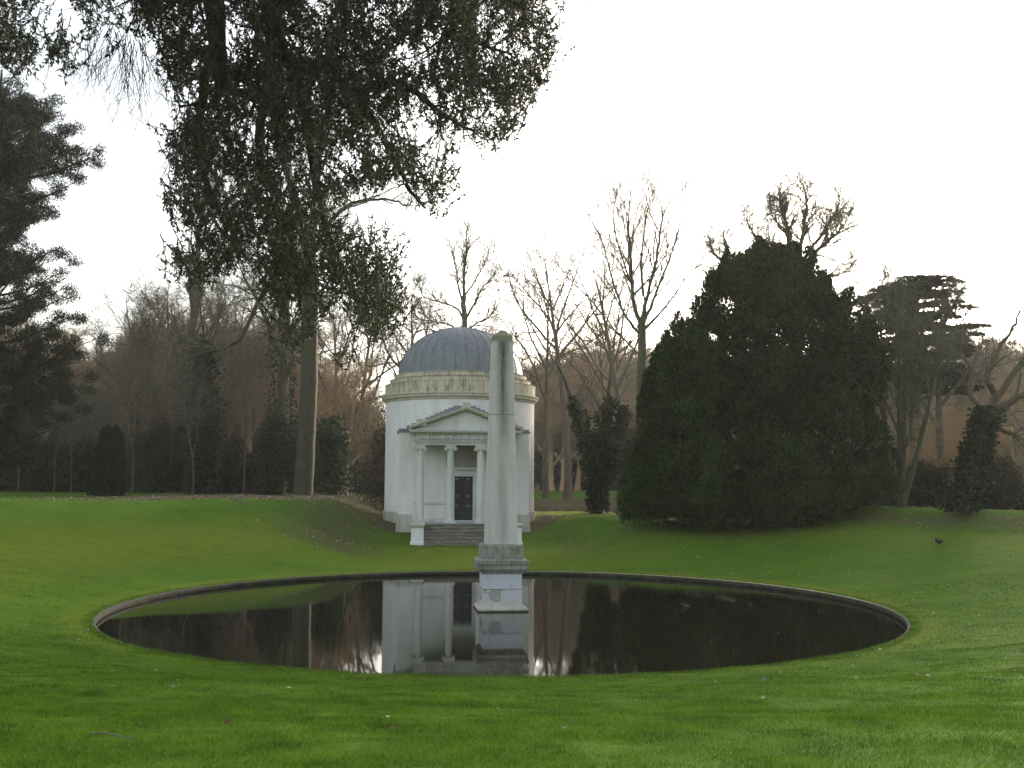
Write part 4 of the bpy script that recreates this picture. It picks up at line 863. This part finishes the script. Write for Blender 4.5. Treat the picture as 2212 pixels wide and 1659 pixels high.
# undergrowth of the wood: dense brown brush and dark evergreen understorey
g = np.random.default_rng(193); cs = []; rs = []
for u in range(-260, 1000, 22):
    for Y_ in (97, 105, 113):
        if at(u, 1000, Y_)[0] > -13: continue
        v = np.interp(u, [0, 150, 300, 480, 520, 590, 640, 850], [890, 890, 890, 895, 880, 880, 930, 940])+g.normal()*22+(Y_-97)*-.3
        p = at(u, v, Y_); zb = gz(p[0], Y_); hh = p[2]-zb; cs.append([p[0], Y_, zb+hh*.5]); rs.append([1.9, 1.5, hh*.5])
for u in range(1030, 2480, 22):
    for Y_ in (153, 158, 164):
        v = np.interp(u, [1030, 1150, 1300, 1450, 1900, 2212], [880, 870, 860, 870, 870, 850])+g.normal()*20
        p = at(u, v, Y_); zb = gz(p[0], Y_); hh = p[2]-zb; cs.append([p[0], Y_, zb+hh*.5+.4]); rs.append([2.0, 1.5, hh*.5])
for u in range(1880, 2560, 26):
    for Y_ in (62, 68):
        v = np.interp(u, [1880, 2000, 2212], [1000, 985, 940])+g.normal()*22; p = at(u, v, Y_); zb = gz(p[0], Y_); hh = p[2]-zb; cs.append([p[0], Y_, zb+hh*.5]); rs.append([1.1, 1.0, hh*.5])
cs = np.array(cs); rs = np.array(rs); n = 230000; k = g.choice(len(cs), n); Pp = cs[k]+rdir(n, g)*rs[k]*(g.random(n)[:, None]**.4); Pp[:, 2] = np.maximum(Pp[:, 2], 1.3)
D = nrm(rdir(n, g)*.6+np.array([0, 0, 1.])); sc_ = Pp[:, 1]/66; L = .7*(.5+g.random(n))*sc_; o = mk('wood_undergrowth', *leaves(Pp, D, rdir(n, g), L, L*.06+.012*sc_), M['woodtwig']); tag(o, 'dense brown brushwood filling the foot of the wood', 'undergrowth', kind='stuff')
n = 110000; low = rs.copy(); k = g.choice(len(cs), n); Pp = cs[k]+rdir(n, g)*rs[k]; zb = cs[k][:, 2]-rs[k][:, 2]; Pp[:, 2] = zb+np.abs(Pp[:, 2]-zb)*.42; L = .26*(.6+.8*g.random(n))*(Pp[:, 1]/62)**1.2
o = mk('ivy_undergrowth', *leaves(Pp, rdir(n, g), rdir(n, g), L, L*.6), M['shrubdark']); tag(o, 'dark evergreen ground growth low in the wood', 'undergrowth', kind='stuff')

# --- overhanging evergreen oak, trunk outside the frame at left
g = np.random.default_rng(301)
def inpoly(P, poly):
    x, y = P[:, 0], P[:, 1]; r = np.zeros(len(P), bool); m = len(poly)
    for i in range(m):
        x1, y1 = poly[i]; x2, y2 = poly[(i+1) % m]; c = ((y1 > y) != (y2 > y)) & (x < (x2-x1)*(y-y1)/(y2-y1+1e-9)+x1); r ^= c
    return r
polys = [([(400, -120), (1215, -120), (1200, 20), (1185, 100), (1175, 190), (1130, 230), (1100, 290), (1075, 325), (1000, 300), (975, 340), (380, 340), (400, 250), (350, 170), (330, 60), (320, -120)], 3100, 1.0),
         ([(380, 330), (985, 330), (965, 400), (945, 470), (890, 465), (840, 410), (760, 420), (700, 480), (640, 560), (540, 560), (440, 560), (375, 480)], 700, .4),
         ([(700, 500), (770, 490), (840, 600), (860, 660), (850, 720), (820, 780), (780, 810), (725, 790), (690, 690)], 290, .5),
         ([(-160, -120), (340, -120), (340, 60), (300, 80), (255, 110), (200, 120), (140, 180), (60, 185), (-20, 120), (-160, 120)], 520, .6),
         ([(370, 560), (640, 560), (700, 600), (690, 700), (620, 680), (500, 640), (385, 620)], 130, .3),
         ([(560, 600), (700, 560), (720, 760), (640, 780), (600, 700)], 90, .5)]
SP = []; tree_Y = 17.0
for poly, n, dens in polys:
    pp = np.array(poly, float); lo, hi = pp.min(0), pp.max(0); got = 0
    while got < n:
        q = lo+(hi-lo)*g.random((4000, 2)); q = q[inpoly(q, poly)]; nz = vnoise(q[:, 0]/62, q[:, 1]/62, 17)+.6*vnoise(q[:, 0]/28, q[:, 1]/28, 19); q = q[nz > -.20+.22*(1-dens)]
        q = q[:n-got]; got += len(q)
        Yd = 14.5+5*g.random(len(q))
        if poly is polys[0][0]: Yd = Yd+0
        SP += [at(a, b_, y) for (a, b_), y in zip(q, Yd)]
SP = np.array(SP); nS = len(SP); base = np.array([-13.5, 19.0, gz(-13.5, 19.0)-.2])
# sprays: hanging twigs that end in the sampled region
tl = .35+.45*g.random(nS); tdir = nrm(np.stack([g.normal(size=nS)*.55, g.normal(size=nS)*.5, -.55-.5*g.random(nS)], 1)); tst = SP-tdir*tl[:, None]
TWP = grow(tst, tdir, tl*1.05, 5, .16, -.02, g); crownparts = [tubes(TWP, taper(np.full(nS, .009), np.full(nS, .003), 5), 3)]
nl = 34; f = g.random((nS, nl))**.75; i = np.minimum((f*5).astype(int), 4); w = (f*5-i)[..., None]; b2 = np.arange(nS)[:, None]
Pp = (TWP[b2, i]*(1-w)+TWP[b2, i+1]*w).reshape(-1, 3); Tg = nrm(TWP[b2, i+1]-TWP[b2, i]).reshape(-1, 3); n = len(Pp)
D = nrm(Tg*.55+rdir(n, g)*.9+np.array([0, 0, -.25])); L = .082*(.6+.7*g.random(n)); Lf = leaves(Pp, D, rdir(n, g), L, L*.34, .12)
# branches joining the sprays to the limbs
P3 = lambda *l: [at(u, v, Y_)-0*base for u, v, Y_ in l]
limbs = [([base, base+[.3, -.2, 5], base+[.6, -.5, 9.5], base+[1.5, -.9, 13]], .55, .34, 0)]
hub = base+np.array([.6, -.5, 9.5]); hub2 = base+np.array([1.5, -.9, 13])
W = lambda *l: [at(u, v, y) for u, v, y in l]
limbs += [([hub2]+W((150, -420, 17.5), (420, -260, 17), (455, -60, 16.6), (468, 60, 16.6), (476, 150, 16.8), (500, 198, 17), (560, 205, 17.2)), .30, .05, 16),
          ([hub2]+W((200, -480, 18), (520, -330, 17.6), (580, -40, 17.4), (596, 77, 17.4), (633, 143, 17.6), (700, 150, 17.8), (780, 220, 18)), .30, .05, 20),
          ([hub2]+W((300, -560, 17), (700, -460, 16.5), (900, -260, 16.4), (980, -80, 16.4), (1010, 60, 16.5), (1020, 180, 16.8)), .30, .04, 22),
          ([hub2]+W((400, -620, 16), (850, -520, 16), (1080, -300, 16.3), (1120, -100, 16.6), (1130, 60, 17)), .26, .04, 14),
          ([hub]+W((-60, -200, 18), (120, -130, 17.5), (240, -80, 17), (300, -20, 17), (330, 60, 17)), .22, .03, 14),
          (W((633, 143, 17.6), (660, 260, 18), (680, 380, 18.2), (700, 480, 18), (740, 580, 17.6), (790, 680, 17.4)), .10, .02, 16),
          (W((468, 60, 16.6), (440, 200, 17), (430, 330, 17.5), (470, 450, 17.7), (520, 540, 17.7)), .10, .02, 16),
          (W((596, 77, 17.4), (560, 300, 16.5), (590, 420, 16.2), (640, 560, 16.2), (650, 680, 16.4)), .09, .02, 14),
          (W((780, 220, 18), (830, 300, 17.5), (880, 400, 17.2), (920, 450, 17)), .08, .015, 10),
          (W((760, 200, 18), (860, 180, 16.8), (960, 250, 16.4), (1040, 290, 16.3)), .08, .015, 10)]
lt, lc, _ = limbtree([([np.asarray(p, float)-base for p in ps], a, b_, c) for ps, a, b_, c in limbs], 303, kx=(5, 4, 4), minr=.006, tl=.2, wob=.2, lb=.16)
o = empty('evergreen_oak', base); tag(o, 'evergreen tree whose dark glossy leafy boughs hang across the upper left sky', 'tree')
mk('trunk', *lt, M['barkdark'], o, smooth=True)
crownparts.append((lc[0]+base, lc[1]))
# fine bare pendulous twigs under the left boughs
pu = []
for (u, v, Y_, ln, m_) in ((250, 110, 16, 1.0, 12), (275, 120, 16.5, 1.3, 14), (300, 130, 16.2, 1.5, 10), (200, 120, 17, .9, 8), (440, 250, 17, 1.6, 16), (400, 300, 17.5, 1.6, 14), (520, 430, 17, 1.5, 14), (600, 480, 17.4, 1.5, 14), (640, 640, 17, 1.3, 10), (370, 150, 16.5, 1.0, 8), (130, 130, 17, .8, 6)):
    s_ = np.array([at(u+g.normal()*14, v+g.normal()*10-40, Y_) for _ in range(m_)]); pu.append(grow(s_, nrm(np.stack([g.normal(size=m_)*.22, g.normal(size=m_)*.2, np.full(m_, -1.)], 1)), np.full(m_, ln)*(.5+.6*g.random(m_)), 5, .09, -.06, g))
pu = np.concatenate(pu); Rr = taper(np.full(len(pu), .007), np.full(len(pu), .003), 5); crownparts.append(tubes(pu, Rr, 3))
s2, d2, r2, t2, l2 = kids(pu, Rr, np.full(len(pu), .6), 5, .2, 1, .5, g); p2 = grow(s2, d2, .25+.35*g.random(len(l2)), 4, .1, -.08, g); crownparts.append(tubes(p2, taper(np.full(len(l2), .004), np.full(len(l2), .002), 4), 3))
cv, cf = cat(crownparts); mk('branches', cv-base, cf, M['barkdark'], o); mk('foliage', Lf[0]-base, Lf[1], M['oakleaf'], o)

# ------------------------------------------------------------------ grass, fallen leaves
g = np.random.default_rng(401)
def blades(n, y0, y1, xs, h, w, pw=1.0):
    y = y0+(y1-y0)*g.random(n)**pw; x = (g.random(n)*2-1)*(xs*y+1.2)
    rk_ = np.hypot(x-PC[0], (y-PC[1])/EY); ok = rk_ > np.where((PC[1]-y)/rk_ > .25, RW+.015, RK+.02); x, y = x[ok], y[ok]; n = len(x)
    dn = vnoise(x*1.7, y*1.7, 21)+.5*vnoise(x*5, y*5, 23); hh = h*(.5+.7*g.random(n))*np.clip(1+.9*dn, .5, 1.8); z = np.maximum(hgt(x, y), KZ)-.008
    a = g.random(n)*2*PI; lean = g.normal(size=(n, 2))*.5; ww = w*(.7+.6*g.random(n)); s_ = np.stack([np.cos(a)*ww, np.sin(a)*ww, 0*a], 1); P0 = np.stack([x, y, z], 1)
    tip = P0+np.stack([lean[:, 0]*hh, lean[:, 1]*hh, hh], 1); V = np.stack([P0-s_, P0+s_, tip], 1).reshape(-1, 3); return V, np.arange(n*3).reshape(n, 3)
def ringblades(n):
    a = g.random(n)*2*PI; r_ = RW+.05+.28*g.random(n); x = PC[0]+r_*np.cos(a); y = PC[1]+EY*r_*np.sin(a); z = np.maximum(hgt(x, y), KZ)-.01; hh = .035*(.4+.9*g.random(n)); w_ = .005
    b_ = g.random(n)*2*PI; s_ = np.stack([np.cos(b_), np.sin(b_), 0*b_], 1)*w_; P0 = np.stack([x, y, z], 1); return np.stack([P0-s_, P0+s_, P0+np.stack([g.normal(size=n)*.4*hh, g.normal(size=n)*.4*hh, hh], 1)], 1).reshape(-1, 3), np.arange(n*3).reshape(n, 3)
gr = cat([ringblades(26000), blades(330000, 4.2, 12, .56, .038, .003, .8), blades(300000, 11.5, 21, .56, .036, .0042), blades(190000, 20.5, 34, .56, .036, .0065)])
o = mk('grass', *gr, M['grass']); tag(o, 'short green lawn grass blades', 'grass', kind='stuff')
pos = []
def scat(n, fx): 
    got = 0; tries = 0
    while got < n and tries < 60:
        tries += 1; y = 4+64*g.random(n*3)**.7; x = (g.random(n*3)*2-1)*(.55*y+2); p = fx(x, y); ok = (g.random(len(x)) < p) & (np.hypot(x-PC[0], (y-PC[1])/EY) > RK+.1) & (np.hypot(x-TC[0], y-TC[1]) > RD+.2)
        q = np.stack([x[ok], y[ok]], 1)[:n-got]; pos.append(q); got += len(q)
scat(330, lambda x, y: .25+.75*sst(.12, .3, vnoise(x*.5, y*.5, 31)))
scat(1400, lambda x, y: sst(2, 8, x)*sst(12, 18, y))
scat(6500, lambda x, y: litter(x, y)**1.3)
q = np.concatenate(pos); n = len(q); z = hgt(q[:, 0], q[:, 1])+.012+.02*g.random(n); L = (.035+.035*g.random(n))*(1+.012*q[:, 1]); a = g.random(n)*2*PI
nv = nrm(np.stack([g.normal(size=n)*.45, g.normal(size=n)*.45-.2, np.ones(n)], 1)); D = np.stack([np.cos(a), np.sin(a), g.normal(size=n)*.25], 1)
o = mk('fallen_leaves', *leaves(np.column_stack([q, z]), D, nv, L, L*.75, .15), M['fallen']); tag(o, 'dry pale and brown leaves scattered over the lawn', 'leaves', kind='stuff')

n = 55; a = g.random(n)*2*PI; r_ = (RW-.2)*np.sqrt(g.random(n)); P0 = np.stack([PC[0]+r_*np.cos(a), PC[1]+EY*r_*np.sin(a), np.full(n, .006)], 1); b2 = g.random(n)*2*PI; L = .03+.04*g.random(n)
o = mk('floating_leaves', *leaves(P0, np.stack([np.cos(b2), np.sin(b2), 0*b2], 1), np.tile([0., 0, 1], (n, 1)), L, L*.7), M['fallen']); tag(o, 'few tiny dry leaves floating on the dark pond', 'leaves', kind='stuff')
# twig lying on the grass and dead branches on the bank
def stick(name, label, pts, r, m_):
    o_ = mk(name, *tubes(np.array([pts], float)-np.array(pts[0]), np.linspace(r, r*.4, len(pts))[None], 6), m_); o_.location = pts[0]; tag(o_, label, 'branch'); return o_
def gp(x, y, dz=.03): return (x, y, gz(x, y)+dz)
stick('fallen_twig', 'curved dead twig lying on the near lawn at lower left', [gp(-3.02, 7.75), gp(-2.92, 7.72, .05), gp(-2.8, 7.7, .04), gp(-2.66, 7.68)], .009, M['barkgrey'])
stick('fallen_branch', 'pale fallen branch on leaf litter left of the thick trunk', [gp(-13.6, 51.2, .3), gp(-13.0, 51, .2), gp(-12.5, 50.8, .06)], .06, M['barkgrey'])

# ------------------------------------------------------------------ coots
def coot(x, y, z, rz, label, swim=False):
    o = empty('coot', (x, y, z), rz); tag(o, label, 'coot', None)
    sp = np.array([(.19, 0, .17), (.15, 0, .165), (.09, 0, .16), (.02, 0, .155), (-.05, 0, .155), (-.10, 0, .175), (-.125, 0, .215), (-.135, 0, .255), (-.15, 0, .285), (-.178, 0, .285), (-.19, 0, .28)]); rd = np.array([.008, .04, .075, .092, .085, .058, .034, .028, .034, .026, .010])
    if swim: sp[:, 2] -= .12
    V, Fq = tubes(sp[None], rd[None], 14); nn = len(V); V = np.vstack([V, sp[0], sp[-1]]); tr = [[i, (i+1) % 14, nn] for i in range(14)]+[[nn-15-0-13+i if False else 14*(len(sp)-1)+i, 14*(len(sp)-1)+(i+1) % 14, nn+1] for i in range(14)]
    mk('body', V, [Fq, np.array(tr)], M['coot'], o, smooth=True)
    bz = sp[-1][2]; mk('bill', *tubes(np.array([[(-.18, 0, bz+.012), (-.20, 0, bz), (-.225, 0, bz-.008)]]), np.array([[.014, .012, .003]]), 8), M['bill'], o)
    w_ = tubes(np.array([[(-.06, -.06, .19), (0, -.082, .185), (.08, -.066, .18), (.15, -.03, .175)]])-(np.array([0, 0, .12]) if swim else 0), np.array([[.02, .035, .03, .006]]), 8); w2 = (w_[0]*np.array([1, -1, 1]), w_[1][:, ::-1])
    mk('wing', *w_, M['coot'], o, smooth=True); mk('wing', *w2, M['coot'], o, smooth=True)
    if not swim:
        for sy in (-.03, .03):
            mk('leg', *tubes(np.array([[(0, sy, .09), (.012, sy, .045), (0, sy, .01), (-.05, sy, .006)]]), np.array([[.009, .007, .007, .004]]), 6), M['legs'], o)
    return o
def gpoint(u, v):
    for Y_ in np.arange(8, 70, .05):
        p = at(u, v, Y_)
        if gz(p[0], Y_) >= p[2]: return p
    return p
p = gpoint(2029, 1178); coot(p[0], p[1], gz(p[0], p[1]), .2, 'small black coot standing on the sloping lawn at right')
dd = None
for Y_ in np.arange(20, 42, .05):
    p = at(1483, 1308, Y_)
    if p[2] <= 0.05: dd = p
    else: break
Yw = None
for Y_ in np.arange(42, 20, -.05):
    p = at(1483, 1312, Y_)
    if p[2] > 0: Yw = p; break
coot(Yw[0], Yw[1], 0, -.3, 'tiny black coot swimming on the pond right of the obelisk', True).scale = (.62, .62, .62)

# ------------------------------------------------------------------ haze
hz = MB(); hz.box(-330, 330, -330, 370, -3, 30); ho = hz.build('haze', M['ground']); ho.data.materials.clear()
mh = bpy.data.materials.new('haze_air'); mh.use_nodes = True; nt = mh.node_tree; nt.nodes.clear(); out = nt.nodes.new('ShaderNodeOutputMaterial'); pv_ = nt.nodes.new('ShaderNodeVolumePrincipled')
pv_.inputs['Color'].default_value = (.95, .93, .92, 1); pv_.inputs['Density'].default_value = .00032; pv_.inputs['Anisotropy'].default_value = .25; nt.links.new(pv_.outputs[0], out.inputs['Volume'])
ho.data.materials.append(mh); tag(ho, kind='stuff')

# ------------------------------------------------------------------ light
SAZ, SEL = math.radians(30), math.radians(11)      # azimuth right of the view axis, elevation
w = bpy.data.worlds.new('World'); bpy.context.scene.world = w; w.use_nodes = True; nt = w.node_tree; bg = nt.nodes['Background']
sk = nt.nodes.new('ShaderNodeTexSky'); sk.sky_type = 'NISHITA'; sk.sun_disc = False; sk.sun_elevation = SEL; sk.sun_rotation = SAZ; sk.dust_density = 4; sk.air_density = 1.0; sk.ozone_density = 1.0
hs = nt.nodes.new('ShaderNodeHueSaturation'); hs.inputs['Saturation'].default_value = .45; nt.links.new(sk.outputs[0], hs.inputs['Color']); nt.links.new(hs.outputs[0], bg.inputs[0]); bg.inputs[1].default_value = .14
sl_ = bpy.data.lights.new('sun', 'SUN'); sl_.energy = 2.0; sl_.angle = math.radians(12); sl_.color = (1, .84, .66); so = bpy.data.objects.new('sun', sl_); C.objects.link(so)
dirv = Vector((math.sin(SAZ)*math.cos(SEL), math.cos(SAZ)*math.cos(SEL), math.sin(SEL))); so.rotation_euler = dirv.to_track_quat('Z', 'Y').to_euler(); so.location = dirv*50
sc = bpy.context.scene; sc.view_settings.view_transform = 'Standard'; sc.view_settings.look = 'None'; sc.view_settings.gamma = 1; sc.view_settings.exposure = 1.74
sc.render.engine = 'CYCLES'; cy = sc.cycles; cy.max_bounces = 5; cy.diffuse_bounces = 2; cy.glossy_bounces = 3; cy.transmission_bounces = 2; cy.volume_bounces = 1; cy.use_denoising = True; cy.use_adaptive_sampling = True; cy.adaptive_threshold = .006
